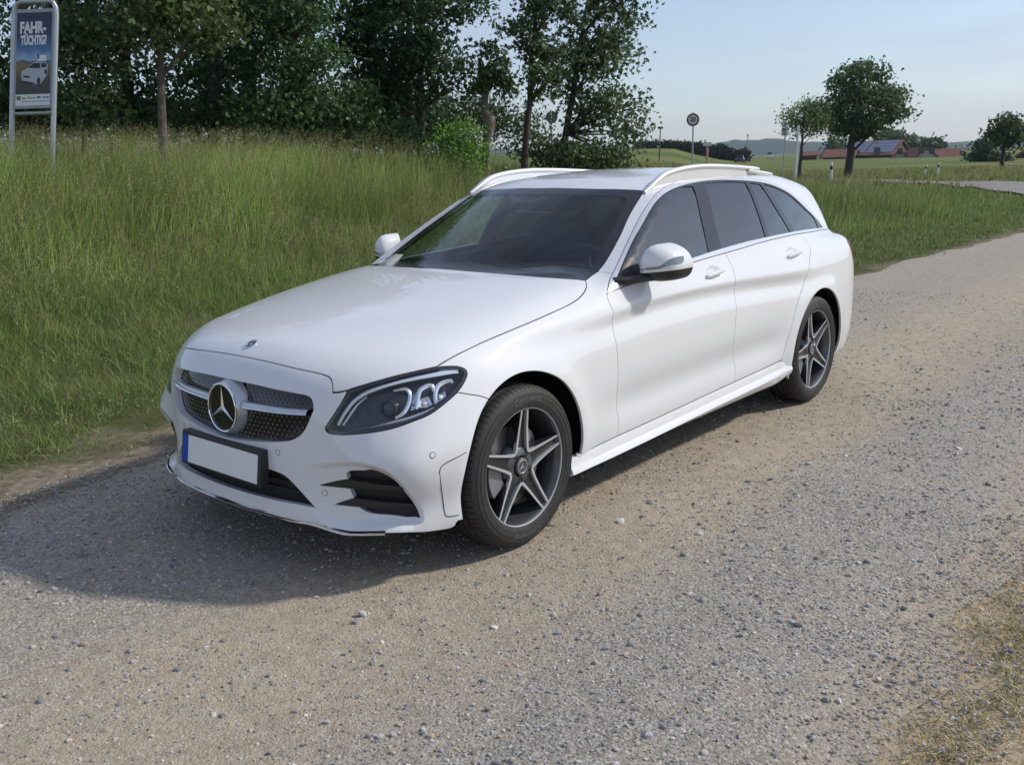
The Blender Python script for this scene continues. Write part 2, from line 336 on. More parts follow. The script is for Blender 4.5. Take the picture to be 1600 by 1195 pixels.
# ============================================================ the shape of the car body
# ---------------------------------------------------------------- splines
class Spl:
    """natural cubic spline, linear outside"""
    def __init__(s,pts):
        pts=sorted(pts); s.x=np.array([q[0] for q in pts],float); s.y=np.array([q[1] for q in pts],float)
        n=len(s.x); h=np.diff(s.x); A=np.zeros((n,n)); b=np.zeros(n); A[0,0]=A[-1,-1]=1
        for i in range(1,n-1):
            A[i,i-1]=h[i-1]; A[i,i]=2*(h[i-1]+h[i]); A[i,i+1]=h[i]
            b[i]=6*((s.y[i+1]-s.y[i])/h[i]-(s.y[i]-s.y[i-1])/h[i-1])
        s.m=np.linalg.solve(A,b); s.h=h
        s.tx=None
        s.d0=(s.y[1]-s.y[0])/h[0]-h[0]*s.m[1]/6; s.d1=(s.y[-1]-s.y[-2])/h[-1]+h[-1]*s.m[-2]/6
    def __call__(s,x):
        if s.tx is None:
            s.tx=np.linspace(s.x[0]-1,s.x[-1]+1,6001); s.ty=s.ev(s.tx)
        return np.interp(x,s.tx,s.ty)
    def ev(s,x):
        x=np.asarray(x,float); i=np.clip(np.searchsorted(s.x,x)-1,0,len(s.h)-1); h=s.h[i]
        xc=np.clip(x,s.x[0],s.x[-1]); a=(s.x[i+1]-xc)/h; b=(xc-s.x[i])/h
        y=a*s.y[i]+b*s.y[i+1]+((a**3-a)*s.m[i]+(b**3-b)*s.m[i+1])*h*h/6
        return y+np.minimum(x-s.x[0],0)*s.d0+np.maximum(x-s.x[-1],0)*s.d1
def smax(a,b,k):
    h=np.maximum(k-np.abs(a-b),0)/k; return np.maximum(a,b)+h*h*k*.25
def smin(a,b,k): return -smax(-a,-b,k)
def sst(e0,e1,x):
    t=np.clip((x-e0)/(e1-e0),0,1); return t*t*(3-2*t)
# ---------------------------------------------------------------- body shape (car frame: x forward from front axle, y left, z up)
zc=Spl([(.80,.70),(.755,.765),(.70,.812),(.623,.846),(.466,.888),(.2,.938),(0,.967),(-.25,.999),(-.5,1.027),(-.8,1.045),(-2.,1.06),(-3.2,1.06),(-3.7,1.0)])
hd1=Spl([(.75,.06),(.4,.055),(.1,.038),(-.3,.026),(-.6,.02),(-3.5,.02)])
hd2=Spl([(.75,.04),(.4,.034),(.1,.034),(-.3,.028),(-.6,.03),(-3.5,.03)])
xf0=Spl([(.10,.64),(.15,.735),(.18,.785),(.22,.806),(.27,.803),(.33,.795),(.42,.792),(.5,.788),(.6,.780),(.68,.765),(.75,.738),(.80,.71),(.86,.655)])
swp=Spl([(-.37,.028),(-.2,.008),(0,0),(.2,.008),(.37,.028),(.48,.066),(.56,.106),(.65,.168),(.75,.262),(.82,.355),(.87,.46),(.91,.60)])
swm=Spl([(.1,.66),(.2,.66),(.31,.72),(.40,.60),(.48,.56),(.56,.68),(.64,.86),(.72,1.),(.9,1.)])
wid=Spl([(.9,.90),(.45,.902),(0,.903),(-.5,.893),(-1.3,.886),(-2.1,.890),(-2.84,.898),(-3.3,.875),(-3.7,.82),(-3.95,.76)])
prof=Spl([(.10,-.10),(.18,-.055),(.26,-.028),(.34,-.012),(.45,-.004),(.55,0),(.66,0),(.76,-.006),(.84,-.018),(.92,-.036),(.99,-.060),(1.06,-.095),(1.2,-.20)])
xr0=Spl([(.2,-3.78),(.3,-3.86),(.5,-3.905),(.7,-3.90),(.85,-3.87),(1.0,-3.78),(1.1,-3.70)])
rsw=Spl([(-.3,.01),(0,0),(.3,.01),(.5,.04),(.65,.11),(.75,.20),(.82,.31),(.87,.45),(.91,.62)])
def chz(x): # character ("dropping") line height along the flank
    return .868+.03*sst(-.2,-1.2,x)-.055*sst(-1.3,-2.9,x)-.02*sst(0.,.4,x)
def side_y(x,z):
    y=wid(x)+prof(z)
    # wheel arch flares
    for cx in (0.,-2.84):
        r=np.sqrt((x-cx)**2+(z-.33)**2); y=y+.014*np.exp(-((r-.39)/.07)**2)
    # dropping line: a soft ridge with a hollow under it
    d=z-chz(x); amp=sst(.30,-.35,x)*sst(-3.3,-2.3,x)
    y=y+amp*(.011*np.exp(-(d/.040)**2)-.016*np.exp(-((d+.075)/.050)**2))
    # concave lower door + sill kick-out
    m=sst(-.42,-.8,x)*sst(-2.5,-2.1,x)
    zs=.335+.018*(-x-.4)
    y=y-m*.020*np.exp(-((z-(zs+.10))/.085)**2)
    return y
GH_b=Spl([(-.55,.785),(-.75,.812),(-1.1,.826),(-1.7,.815),(-2.4,.808),(-2.9,.775),(-3.3,.72),(-3.7,.63)])
def glass_y(x,z):
    t=z-1.0
    return GH_b(x)-.34*t-.36*t*t
zr=Spl([(-1.0,1.32),(-1.2,1.390),(-1.45,1.435),(-1.8,1.459),(-2.2,1.463),(-2.6,1.449),(-3.0,1.412),(-3.3,1.362),(-3.6,1.30)])
def roof_z(x,a): return zr(x)-.085*a*a-.10*a**4
wsx=Spl([(.95,-.36),(1.027,-.5),(1.15,-.728),(1.27,-.965),(1.383,-1.20),(1.45,-1.345)])
tgx=Spl([(.95,-3.80),(1.05,-3.74),(1.2,-3.61),(1.36,-3.45),(1.45,-3.35)])
def lower(x,a,z):
    top=(z-(zc(x)-hd1(x)*(a/.75)**2-hd2(x)*(a/.75)**9))*.93
    sd=a-side_y(x,z)
    fr=(x-(xf0(z)-swp(a)*(1-(1-swm(z))*sst(.42,.72,a))))/np.sqrt(1+np.clip((a-.3)*2.6,0,2.2)**2)
    re=((xr0(z)+rsw(a))-x)/np.sqrt(1+np.clip((a-.4)*2.6,0,2.2)**2)
    k=.05+.09*sst(-.75,-.35,x)
    g=smax(top,sd,k)
    g=smax(g,fr,.09); g=smax(g,re,.08); g=smax(g,.165-z,.02)
    return g
def house(x,a,z):
    sd=(a-glass_y(x,z))/1.12
    ro=(z-roof_z(x,a))*.97
    ws=(x-(wsx(z)-.60*a*a+1.6*np.maximum(a-.55,0)**2))/2.2
    tg=((tgx(z)+.30*a*a+2.2*np.maximum(a-.42,0)**2)-x)/1.35
    g=smax(sd,ro,.075); g=smax(g,.88-z,.02); g=smax(g,ws,.035); g=smax(g,tg,.05)
    return g
# recesses etc. are added by DISP functions: list of f(x,a,z)->depth
DISP=[]
def G(P):
    x=P[...,0];a=np.abs(P[...,1]);z=P[...,2]
    l=lower(x,a,z);h=house(x,a,z)
    g=smin(l,h,.03)
    for f in DISP: g=g+f(x,a,z)
    return g
def grad(P,e=1.5e-3):
    g=np.zeros(P.shape)
    for i in range(3):
        d=np.zeros(3);d[i]=e; g[...,i]=G(P+d)-G(P-d)
    return g/np.maximum(np.linalg.norm(g,axis=-1,keepdims=True),1e-9)
def march(O,D,tmax=12.,f=None,t0=0.,relax=.55,n=140):
    """first hit from outside along O+tD ; returns points, mask"""
    f=f or G; t=np.zeros(len(O))+t0; lo=t.copy(); hit=np.zeros(len(O),bool); g0=None
    for i in range(n):
        g=f(O+D*t[:,None]); neg=(g<0)&~hit
        hit|=neg
        act=~hit
        lo=np.where(act,t,lo); t=np.where(act,t+np.clip(g*relax,.002,.5),t)
        if i>3 and (hit|(t>tmax)).all(): break
    hi=t.copy()
    for i in range(22):
        m=(lo+hi)/2; g=f(O+D*m[:,None]); lo=np.where(g>0,m,lo); hi=np.where(g>0,hi,m)
    return O+D*hi[:,None],hit&(t<tmax)
# ============================================================ panels cut from the body surface
def hit(px, t0=2.2):
    """photo pixels -> points on the car body (the body's own shape gives the distance)"""
    px = np.atleast_2d(np.asarray(px, float)); D = rays(px); O = np.repeat(CAM[None], len(D), 0)
    P, ok = march(O, D, tmax=9.5, t0=t0)
    if not ok.all():
        t = np.linspace(2.4, 8.5, 1500)
        for i in np.where(~ok)[0]:
            Q = CAM+D[i]*t[:, None]; P[i] = Q[np.argmin(G(Q))]
    return P
def yhit(xz):
    xz = np.atleast_2d(np.asarray(xz, float)); O = np.stack([xz[:, 0], np.full(len(xz), 1.3), xz[:, 1]], 1)
    return march(O, np.tile([0., -1., 0.], (len(O), 1)), tmax=1.3)[0]
def thit(xy):
    xy = np.atleast_2d(np.asarray(xy, float)); O = np.stack([xy[:, 0], xy[:, 1], np.full(len(xy), 2.0)], 1)
    return march(O, np.tile([0., 0., -1.], (len(O), 1)), tmax=2.)[0]
class Frame:
    def __init__(s, kind): s.k = kind
    def to(s, P):
        P = np.atleast_2d(P)
        if s.k == 'cyl': return np.stack([P[:, 0], np.arctan2(P[:, 2]-.55, P[:, 1]-.30)*.55], 1)
        if s.k == 'top': return P[:, :2].copy()
        c = np.array([-.1, 0, .45]) if s.k == 'sph' else np.array([-3.0, 0, .8])
        d = P-c; sg = 1 if s.k == 'sph' else -1
        return np.stack([np.arctan2(d[:, 1], sg*d[:, 0])*.85, np.arctan2(d[:, 2], np.hypot(d[:, 0], d[:, 1]))*.85], 1)
    def ray(s, U):
        if s.k == 'cyl':
            a = U[:, 1]/.55; d = np.stack([0*a, np.cos(a), np.sin(a)], 1); c = np.stack([U[:, 0], 0*a+.30, 0*a+.55], 1); return c+1.3*d, -d
        if s.k == 'top': return np.stack([U[:, 0], U[:, 1], 0*U[:, 0]+2.0], 1), np.tile([0., 0., -1.], (len(U), 1))
        p, t = U[:, 0]/.85, U[:, 1]/.85; sg = 1 if s.k == 'sph' else -1
        d = np.stack([sg*np.cos(t)*np.cos(p), np.cos(t)*np.sin(p), np.sin(t)], 1)
        c = np.array([-.1, 0, .45]) if s.k == 'sph' else np.array([-3.0, 0, .8])
        return c+1.6*d, -d
    def place(s, U):
        O, D = s.ray(U); return march(O, D, tmax=1.7)[0]
FC, FS, FT, FR = Frame('cyl'), Frame('sph'), Frame('top'), Frame('rear')
def cr(pts, h):
    """Catmull-Rom through 2-D points, resampled every h"""
    p = np.asarray(pts, float)
    if len(p) > 2:
        e = np.vstack([2*p[0]-p[1], p, 2*p[-1]-p[-2]]); out = []
        for i in range(1, len(e)-2):
            a, b, c, d = e[i-1:i+3]
            ta = max(np.linalg.norm(b-a), 1e-6)**.5; tb = max(np.linalg.norm(c-b), 1e-6)**.5; tcc = max(np.linalg.norm(d-c), 1e-6)**.5
            m1 = (b-a)/ta-(c-a)/(ta+tb)+(c-b)/tb; m2 = (c-b)/tb-(d-b)/(tb+tcc)+(d-c)/tcc
            m1, m2 = m1*tb, m2*tb
            t = np.linspace(0, 1, 24, endpoint=False)[:, None]
            out.append((2*t**3-3*t**2+1)*b+(t**3-2*t**2+t)*m1+(-2*t**3+3*t**2)*c+(t**3-t**2)*m2)
        p = np.vstack(out+[p[-1:]])
    L = np.concatenate([[0], np.cumsum(np.linalg.norm(np.diff(p, axis=0), axis=1))])
    n = max(1, int(round(L[-1]/h))); s = np.linspace(0, L[-1], n+1)
    return np.stack([np.interp(s, L, p[:, i]) for i in range(p.shape[1])], 1)
def loop2d(segs, fr, h):
    pts = []
    for sg in segs:
        q = cr(fr.to(np.asarray(sg)), h); pts.append(q[:-1])
    p = np.vstack(pts)
    keep = np.linalg.norm(p-np.roll(p, 1, 0), axis=1) > h*.15
    return p[keep]
def area2(p): return .5*np.sum(p[:, 0]*np.roll(p[:, 1], -1)-np.roll(p[:, 0], -1)*p[:, 1])
def inset(p, g):
    if area2(p) < 0: p = p[::-1]
    t = np.roll(p, -1, 0)-p; n = np.stack([-t[:, 1], t[:, 0]], 1); n /= np.maximum(np.linalg.norm(n, axis=1, keepdims=True), 1e-9)
    b = n+np.roll(n, 1, 0); b /= np.maximum((b*n).sum(1, keepdims=True), .5)
    return p+b*g
def inside(q, p):
    r = np.zeros(len(q), bool); x, y = q[:, 0], q[:, 1]
    for a, b in zip(p, np.roll(p, -1, 0)):
        c = ((a[1] > y) != (b[1] > y)); r ^= c & (x < (b[0]-a[0])*(y-a[1])/((b[1]-a[1]) if b[1] != a[1] else 1e-12)+a[0])
    return r
def near(q, p, d):
    r = np.zeros(len(q), bool)
    for i in range(0, len(p), 64):
        r |= (np.linalg.norm(q[:, None]-p[None, i:i+64], axis=2) < d).any(1)
    return r
def panel(name, segs, fr, mt, parent, h=.014, gap=.0018, off=0., skirt=.012, holes=(), hskirt=None, mirror=False, back=None, gaph=0., **kw):
    """trimmed sheet of the body surface with turned-in edges; holes: list of segs; returns the object(s)"""
    outer = inset(loop2d(segs, fr, h), gap)
    hl = [inset(loop2d(s, fr, h), -gaph) for s in holes]
    lo, hi = outer.min(0), outer.max(0)
    gx, gy = np.meshgrid(np.arange(lo[0], hi[0], h), np.arange(lo[1], hi[1], h*.866)); gx[1::2] += h/2
    q = np.stack([gx.ravel(), gy.ravel()], 1); q = q[inside(q, outer)]; q = q[~near(q, outer, h*.55)]
    for p in hl: q = q[~inside(q, p)]; q = q[~near(q, p, h*.55)]
    loops = [outer]+hl; U = np.vstack(loops+[q]); ed = []; b = 0; idx = []
    for p in loops:
        n = len(p); ed += [(b+i, b+(i+1) % n) for i in range(n)]; idx.append(np.arange(b, b+n)); b += n
    vo, _, fo, _, _, _ = delaunay_2d_cdt([Vector((float(a), float(c))) for a, c in U], ed, [], 0, 1e-7)
    U2 = np.array([(v[0], v[1]) for v in vo]); F = np.array([f for f in fo if len(f) == 3], int)
    ce = U2[F].mean(1); k = inside(ce, outer)
    for p in hl: k &= ~inside(ce, p)
    F = F[k]
    P = fr.place(U2); N = grad(P)
    # orient outward
    fn = np.cross(P[F[:, 1]]-P[F[:, 0]], P[F[:, 2]]-P[F[:, 0]]); fl = (fn*N[F[:, 0]]).sum(1) < 0; F[fl] = F[fl][:, ::-1]
    P = P+N*off
    V = [P]; NN = [N]; FF = [tuple(f) for f in F]; nb = len(P)
    if skirt:
        cnt = {}
        for f in F:
            for i in range(3):
                e = (int(f[i]), int(f[(i+1) % 3])); cnt[e] = 1
        hb = [set(range(len(outer)))]
        be = [e for e in cnt if (e[1], e[0]) not in cnt]
        dmap = {}
        holepts = np.vstack(hl) if hl else None
        for a, c in be:
            for v in (a, c):
                if v not in dmap:
                    dep = skirt
                    if hskirt is not None and holepts is not None and np.min(np.linalg.norm(holepts-U2[v], axis=1)) < 1e-5: dep = hskirt
                    dmap[v] = nb; V.append(np.array([P[v], P[v]-N[v]*dep])); NN.append(np.zeros((2, 3))); nb += 2
            FF.append((c, a, 0, 0))
            FF[-1] = (dmap[c], dmap[a], dmap[a]+1, dmap[c]+1)
    V = np.vstack(V); NN = np.vstack(NN)
    res = [mesh_obj(name, V, FF, mt, parent, True, NN, **kw)]
    if mirror:
        Vm = V*[1, -1, 1]; Nm = NN*[1, -1, 1]
        pr = parent if not isinstance(mirror, bpy.types.Object) else mirror
        res.append(mesh_obj(name, Vm, [f[::-1] for f in FF], mt, pr, True, Nm, **kw))
    if back is not None:
        bm_, bo_ = back
        V2 = (P-N*(bo_+off))
        res.append(mesh_obj('lining', V2, np.asarray(F)[:, ::-1], bm_, res[0], True))
        if mirror: res.append(mesh_obj('lining', V2*[1, -1, 1], np.asarray(F), bm_, res[1], True))
    return res
def ribbon(name, P, width, depth, mt, parent, mirror=True):
    """added dark strip that stands in for the shade inside a panel gap"""
    N = grad(P); T = np.gradient(P, axis=0); S = np.cross(N, T); S /= np.maximum(np.linalg.norm(S, axis=1, keepdims=True), 1e-9)
    n = len(P); V = np.vstack([P-N*depth+S*width/2, P-N*depth-S*width/2]); F = [(i, i+1, n+i+1, n+i) for i in range(n-1)]
    mesh_obj(name, V, F, mt, parent, True)
    if mirror: mesh_obj(name, V*[1, -1, 1], [f[::-1] for f in F], mt, parent, True)
def dense(segs, h=.02):
    return np.vstack([cr(np.asarray(s), h) for s in segs])
mir = lambda P: np.asarray(P)*[1, -1, 1]
def symseg(first, mids, last):
    """closed symmetric outline from the left half: first starts and last ends on the centre line"""
    f = np.vstack([mir(first)[::-1][:-1], first]); l = np.vstack([last, mir(last)[::-1][1:]])
    return [f]+list(mids)+[l]+[mir(s)[::-1] for s in list(mids)[::-1]]
def clip0(P):
    """keep y >= 0, first point moved onto the centre line"""
    P = np.asarray(P); i = np.argmax(P[:, 1] > 0)
    if i == 0: c = P[0].copy(); c[1] = 0; return np.vstack([c, P]) if P[0, 1] > .03 else np.vstack([c, P[1:]])
    a, b = P[i-1], P[i]; c = a+(b-a)*(-a[1]/(b[1]-a[1])); return np.vstack([c, P[i:]]) if P[i, 1] > .02 else np.vstack([c, P[i+1:]])
def cpt(P, k=4):
    """where a left-half line meets the centre plane, from an even fit of its last points"""
    P = np.asarray(P)[-k:]; A = np.stack([np.ones(len(P)), P[:, 1]**2], 1)
    cx_ = np.linalg.lstsq(A, P[:, 0], rcond=None)[0][0]; cz_ = np.linalg.lstsq(A, P[:, 2], rcond=None)[0][0]
    return np.vstack([P[:0], [[cx_, 0, cz_]]])
def toc(P, ymin=.03, k=4):
    """append the centre point to a left-half line that runs towards the centre"""
    P = np.asarray(P); P = P[P[:, 1] > ymin]; return np.vstack([P, cpt(P, k)])
# ============================================================ the car
_Z = lambda s, ox, oy: (lambda l: [(ox+u/s, oy+v/s) for u, v in l])
Z1 = _Z(4.4444, 240, 400); Z2 = _Z(6.154, 500, 560); Z3 = _Z(5.3333, 240, 640); Z4 = _Z(5.3333, 480, 690); Z5 = _Z(6.6667, 560, 280)
Z6 = _Z(5.975, 780, 260); Z7 = _Z(6.6375, 920, 380); Z8 = _Z(7.028, 1160, 250); Y1 = _Z(8., 990, 250); C3 = _Z(2.9875, 880, 240); C5 = _Z(3.733, 1180, 340)
Y3 = _Z(10., 940, 380)
# bumper scoop (recess round the side intake) and the bowls behind the door handles
SCOOP = FS.to(hit([(461, 739)]+Z4([(20, 200), (180, 186), (330, 178), (470, 192), (570, 216), (660, 250), (770, 335), (890, 480), (955, 620), (955, 680), (905, 722), (760, 742), (480, 752), (330, 752), (150, 690), (60, 600)])))
SCOOP = cr(np.vstack([SCOOP, SCOOP[:1]]), .02)[:-1]
if area2(SCOOP) < 0: SCOOP = SCOOP[::-1]
SC_U0, SC_U1 = SCOOP[:, 0].min(), SCOOP[:, 0].max()
def scoop_disp(x, a, z):
    out = np.zeros(np.broadcast(x, a, z).shape)
    k = (x > .3) & (a > .3) & (a < 1.0) & (z > .1) & (z < .5)
    if k.any():
        U = FS.to(np.stack([x[k], a[k], z[k]], 1)); d = np.full(len(U), 9.)
        for p, q in zip(SCOOP, np.roll(SCOOP, -1, 0)):
            e = q-p; t = np.clip(((U-p)@e)/(e@e), 0, 1); d = np.minimum(d, np.linalg.norm(U-p-t[:, None]*e, axis=1))
        d = np.where(inside(U, SCOOP), d, -d)
        out[k] = .030*sst(-.006, .022, d)*sst(SC_U0+.01, SC_U0+.26, U[:, 0])
    return out
HND = yhit([(-1.44, .915), (-2.46, .965)])
HP = hit([(1116, 427.4), (1239.8, 397.3)])
def handle_disp(x, a, z):
    out = np.zeros(np.broadcast(x, a, z).shape)
    for p in HP:
        k = (np.abs(x-p[0]) < .2) & (np.abs(z-p[2]) < .12) & (a > .7)
        r = ((x[k]-p[0])/.085)**2+((z[k]-p[2]+.004)/.036)**2
        out[k] += .013*(1-sst(.1, 1.5, r))
    return out
DISP += [scoop_disp, handle_disp]

car = empty('estate_car', (0, 0, 0), label='white estate car with black five-spoke wheels parked on the gravel track', cat='car')
# ---------------------------------------------------------------- shared lines (left side)
def arch(cx, t0, t1, n=26, R=.374, Rz=.388, zc_=.332):
    t = np.radians(np.linspace(t0, t1, n)); return yhit(np.stack([cx+R*np.cos(t), zc_+Rz*np.sin(t)], 1))
L_front = toc(hit(Z1([(1170, 820), (1100, 804), (1000, 783), (900, 759), (800, 735), (700, 713)])))[::-1]
L_notch = np.vstack([L_front[-1:], hit(Z1([(1225, 845), (1240, 880), (1244, 915), (1245, 950)]))])
L_hlgap = np.vstack([L_notch[-1:], hit(Z2([(180, 327), (260, 310)]))])
L_hltop = np.vstack([L_hlgap[-1:], hit(Z2([(420, 258), (600, 205), (850, 140), (1000, 107), (1120, 82)]))])
L_hood = np.vstack([L_hltop[-1:], hit([(703, 560.5), (727, 548), (752, 536), (780, 524), (805, 513.5), (828, 504), (862, 489), (895, 473), (908, 463), (914, 455)])])
L_hood2 = np.vstack([L_hood[-1:], hit([(916.3, 449), (916.3, 443.5), (914.5, 438.5)])])
L_cowl = np.vstack([L_hood2[-1:], hit(Z6([(755, 1061), (600, 1050), (400, 1036), (200, 1019), (100, 1011)])+Z5([(1600, 996), (1300, 973), (1100, 957)]))])
L_cowl = toc(L_cowl, .05, 6)
L_hlin = np.vstack([L_hlgap[-1:], hit(Z2([(240, 360), (190, 450), (145, 520), (100, 590), (62, 645)]))])
L_hlbot = np.vstack([L_hlin[-1:], hit(Z2([(48, 675), (60, 702), (90, 717), (130, 725), (230, 731), (340, 725), (450, 715), (580, 696), (700, 670), (800, 638), (900, 600), (1000, 562), (1080, 520), (1200, 430), (1320, 325)]))])
L_hlout = np.vstack([L_hlbot[-1:], hit(Z2([(1365, 265), (1400, 200), (1418, 140), (1400, 105), (1340, 78), (1270, 73), (1200, 75)])), L_hltop[-1:]])
L_seam = np.vstack([L_hlbot[-1:], hit(Z2([(1450, 345), (1550, 362)]))])
A_F = arch(0, 190, -17, 60)
i_seam = int(np.argmin(np.abs(A_F[:, 2]-(L_seam[-1, 2]-.012))+10*(A_F[:, 0] < 0)))
L_seam = np.vstack([L_seam, A_F[i_seam:i_seam+1]])
A_bump = A_F[i_seam:]; A_fend = A_F[:i_seam+1]
L_lip = np.vstack([A_bump[-1:], hit([(715, 814), (711, 821)]), hit([(u, v-3.0) for u, v in Z4([(1200, 735), (1100, 755), (1000, 768), (850, 775), (700, 780), (480, 785), (390, 785), (320, 780), (200, 750), (80, 710), (0, 690)])+Z3([(1200, 945), (1100, 922), (950, 882), (800, 840), (700, 806)])])])
L_lip = toc(L_lip, .08, 4)
L_dg1 = hit(Z7([(190, 520), (190, 560), (215, 620), (240, 675), (255, 710), (246, 780), (245, 850), (265, 960), (290, 1080), (300, 1195)])+[(965.3, 600), (963.2, 636), (965.8, 652), (964.6, 678.5)])
L_dg2 = hit(Z7([(1415, 102), (1460, 190), (1500, 280), (1520, 370), (1510, 480), (1522, 600), (1530, 700), (1520, 850), (1505, 1000), (1500, 1195)])+[(1147.2, 566), (1149, 582), (1147.8, 596)])
L_dg3 = hit(Z8([(640, 832), (690, 880), (735, 940), (746, 1010), (735, 1130)])+C5([(285, 380), (262, 450), (240, 520), (200, 680), (172, 770), (157, 822)]))
L_sill = hit([(901.5, 711), (930, 697.5), (964.6, 681), (1010, 660.5), (1054, 640), (1100, 618.5), (1147.8, 596.5), (1185, 579.5), (1221.6, 562.6)])
L_sill_a, L_sill_b, L_sill_c = L_sill[:3], L_sill[2:7], L_sill[6:]
for a, b in ((L_dg1, L_sill_a), (L_dg2, L_sill_b), (L_dg3, L_sill_c)): a[-1] = b[-1]
L_beltlow = hit(Z7([(190, 516), (270, 487), (350, 456), (510, 397), (800, 290), (1100, 193), (1300, 134), (1415, 101)])+Z8([(0, 968), (130, 927), (280, 886), (420, 853), (560, 822), (640, 808)])+Z8([(780, 788), (935, 766)]))
L_belt_a, L_belt_b, L_belt_c = L_beltlow[:8], L_beltlow[7:14], L_beltlow[13:]
L_dg1[0] = L_belt_a[0]; L_dg2[0] = L_belt_b[0]; L_dg3[0] = L_belt_c[0]
L_dlo = np.vstack([L_belt_c[-1:], hit(Z8([(905, 738), (830, 640), (765, 560), (700, 490), (610, 412), (520, 345), (435, 295), (350, 255), (200, 212)])+Y1([(1350, 215), (1100, 207), (850, 215), (600, 260), (420, 330), (280, 430), (150, 600), (35, 800)])+[(977.5, 385.5), (957.6, 427.0)])])
L_dlo_f = np.vstack([L_dlo[-1:], hit([(951.5, 441)]), L_belt_a[:1]])
L_apil = hit(Z6([(805, 1066), (850, 1015), (893, 975)])); L_apil[1:] = thit(L_apil[1:, :2]+np.array([[0, .009], [0, .015]]))
L_aseam = np.vstack([L_apil[-1:], hit([(944, 425.7)]), L_dlo[-1:]])
L_wsl = np.vstack([L_apil[-1:], hit(Z6([(950, 905), (1000, 830), (1060, 730), (1120, 620), (1180, 490), (1240, 385), (1290, 310), (1350, 228)]))])
L_wsl[1:-1] = thit(L_wsl[1:-1, :2]+np.stack([np.zeros(7), np.linspace(.016, .006, 7)], 1))
XE = [(-1.6, .588), (-1.9, .594), (-2.3, .59), (-2.7, .568), (-3.0, .535), (-3.2, .49), (-3.3, .455)]
L_roofe = np.vstack([L_wsl[-1:], thit(XE)])
L_wst = hit(Z6([(1290, 222), (1150, 216), (900, 212), (700, 207), (500, 203)])); L_wst = toc(np.vstack([L_wsl[-1:], L_wst]), .05, 6)
A_R = arch(-2.84, 188, -20, 60, R=.372, Rz=.380)
L_rear = yhit([(-3.19, .25), (-3.4, .245), (-3.55, .25)])
L_rear2 = np.vstack([L_rear[-1:], yhit([(-3.60, .33), (-3.62, .5), (-3.62, .7), (-3.60, .85), (-3.55, .95)])])
L_rear3 = np.vstack([L_rear2[-1:], yhit([(-3.47, 1.02), (-3.38, 1.1), (-3.29, 1.2), (-3.22, 1.28)]), L_roofe[-1:]])

# ---------------------------------------------------------------- white panels
PA = M['paint']
hood = panel('hood', symseg(L_front, [L_notch, L_hlgap, L_hltop, L_hood, L_hood2], L_cowl), FT, PA, car, h=.016, gap=.0022)[0]
GR_top = toc(hit(Z1([(1050, 962), (950, 944), (800, 914), (700, 890)])), .02)[::-1]
GR_side = np.vstack([GR_top[-1:], hit(Z1([(1085, 978), (1103, 1003), (1112, 1060), (1095, 1112)])+Z3([(1298, 90), (1260, 170), (1210, 225), (1140, 260)]))])
GR_bot = np.vstack([GR_side[-1:], hit(Z3([(1000, 270), (800, 262), (700, 250)]))]); GR_bot = toc(GR_bot, .04, 3)
SG_GR = symseg(GR_top, [GR_side], GR_bot)
MO_top = np.array([[.79, 0, .405], [.783, .2, .404]]); MO_side = np.vstack([MO_top[-1:], hit(Z3([(935, 489), (1050, 525), (1110, 560), (1200, 650), (1290, 750), (1350, 815)]))])
MO_bot = np.vstack([MO_side[-1:], hit(Z3([(1250, 800), (1150, 780), (900, 725), (760, 686)]))]); MO_bot = toc(MO_bot, .04, 3)
SG_MO = symseg(MO_top, [MO_side], MO_bot)
IN_px = [[(335, 300), (325, 268), (345, 245), (480, 236), (540, 231), (640, 265), (740, 330), (800, 400), (880, 500), (925, 580), (943, 638)], [(943, 638), (860, 626), (700, 610), (560, 600), (490, 582), (440, 548)], [(440, 548), (400, 490), (360, 400), (335, 300)]]
SG_IN = [hit(Z4(s)) for s in IN_px]
bumper = panel('front_bumper', symseg(L_front, [L_notch, L_hlgap, L_hlin, L_hlbot, L_seam, A_bump], L_lip), FS, PA, car, h=.0095, gap=.0022, holes=[SG_GR, SG_MO, SG_IN, [mir(s) for s in SG_IN]], skirt=.014, hskirt=.03)[0]
fender = panel('front_fender', [L_hood, L_hood2, np.vstack([L_hood2[-1:], L_apil]), L_aseam, L_dlo_f, L_dg1, L_sill_a[::-1], np.vstack([L_sill_a[:1], A_fend[:1]]), A_fend, L_seam[::-1], L_hlout], FC, PA, car, h=.013, mirror=True, back=(M['dark_void'], .02))
door = panel('front_door', [L_belt_a, L_dg2, L_sill_b[::-1], L_dg1[::-1]], FC, PA, car, h=.011, mirror=True, back=(M['interior'], .05))
rdoor = panel('rear_door', [L_belt_b, L_dg3, L_sill_c[::-1], L_dg2[::-1]], FC, PA, car, h=.011, mirror=True, back=(M['interior'], .05))
frame = panel('side_frame', [L_wsl, L_roofe, L_rear3[::-1], L_rear2[::-1], L_rear[::-1], np.vstack([L_rear[:1], A_R[:1]]), A_R, np.vstack([A_R[-1:], L_sill_c[-1:]]), L_dg3[::-1], L_belt_c, L_dlo, L_aseam[::-1]], FC, PA, car, h=.016, mirror=True, back=(M['interior'], .035))
roof = panel('roof', symseg(L_wst[::-1], [L_roofe], np.vstack([L_roofe[-1:], thit([(-3.4, .25), (-3.43, 0)])])), FT, PA, car, h=.03, back=(M['interior'], .03))[0]
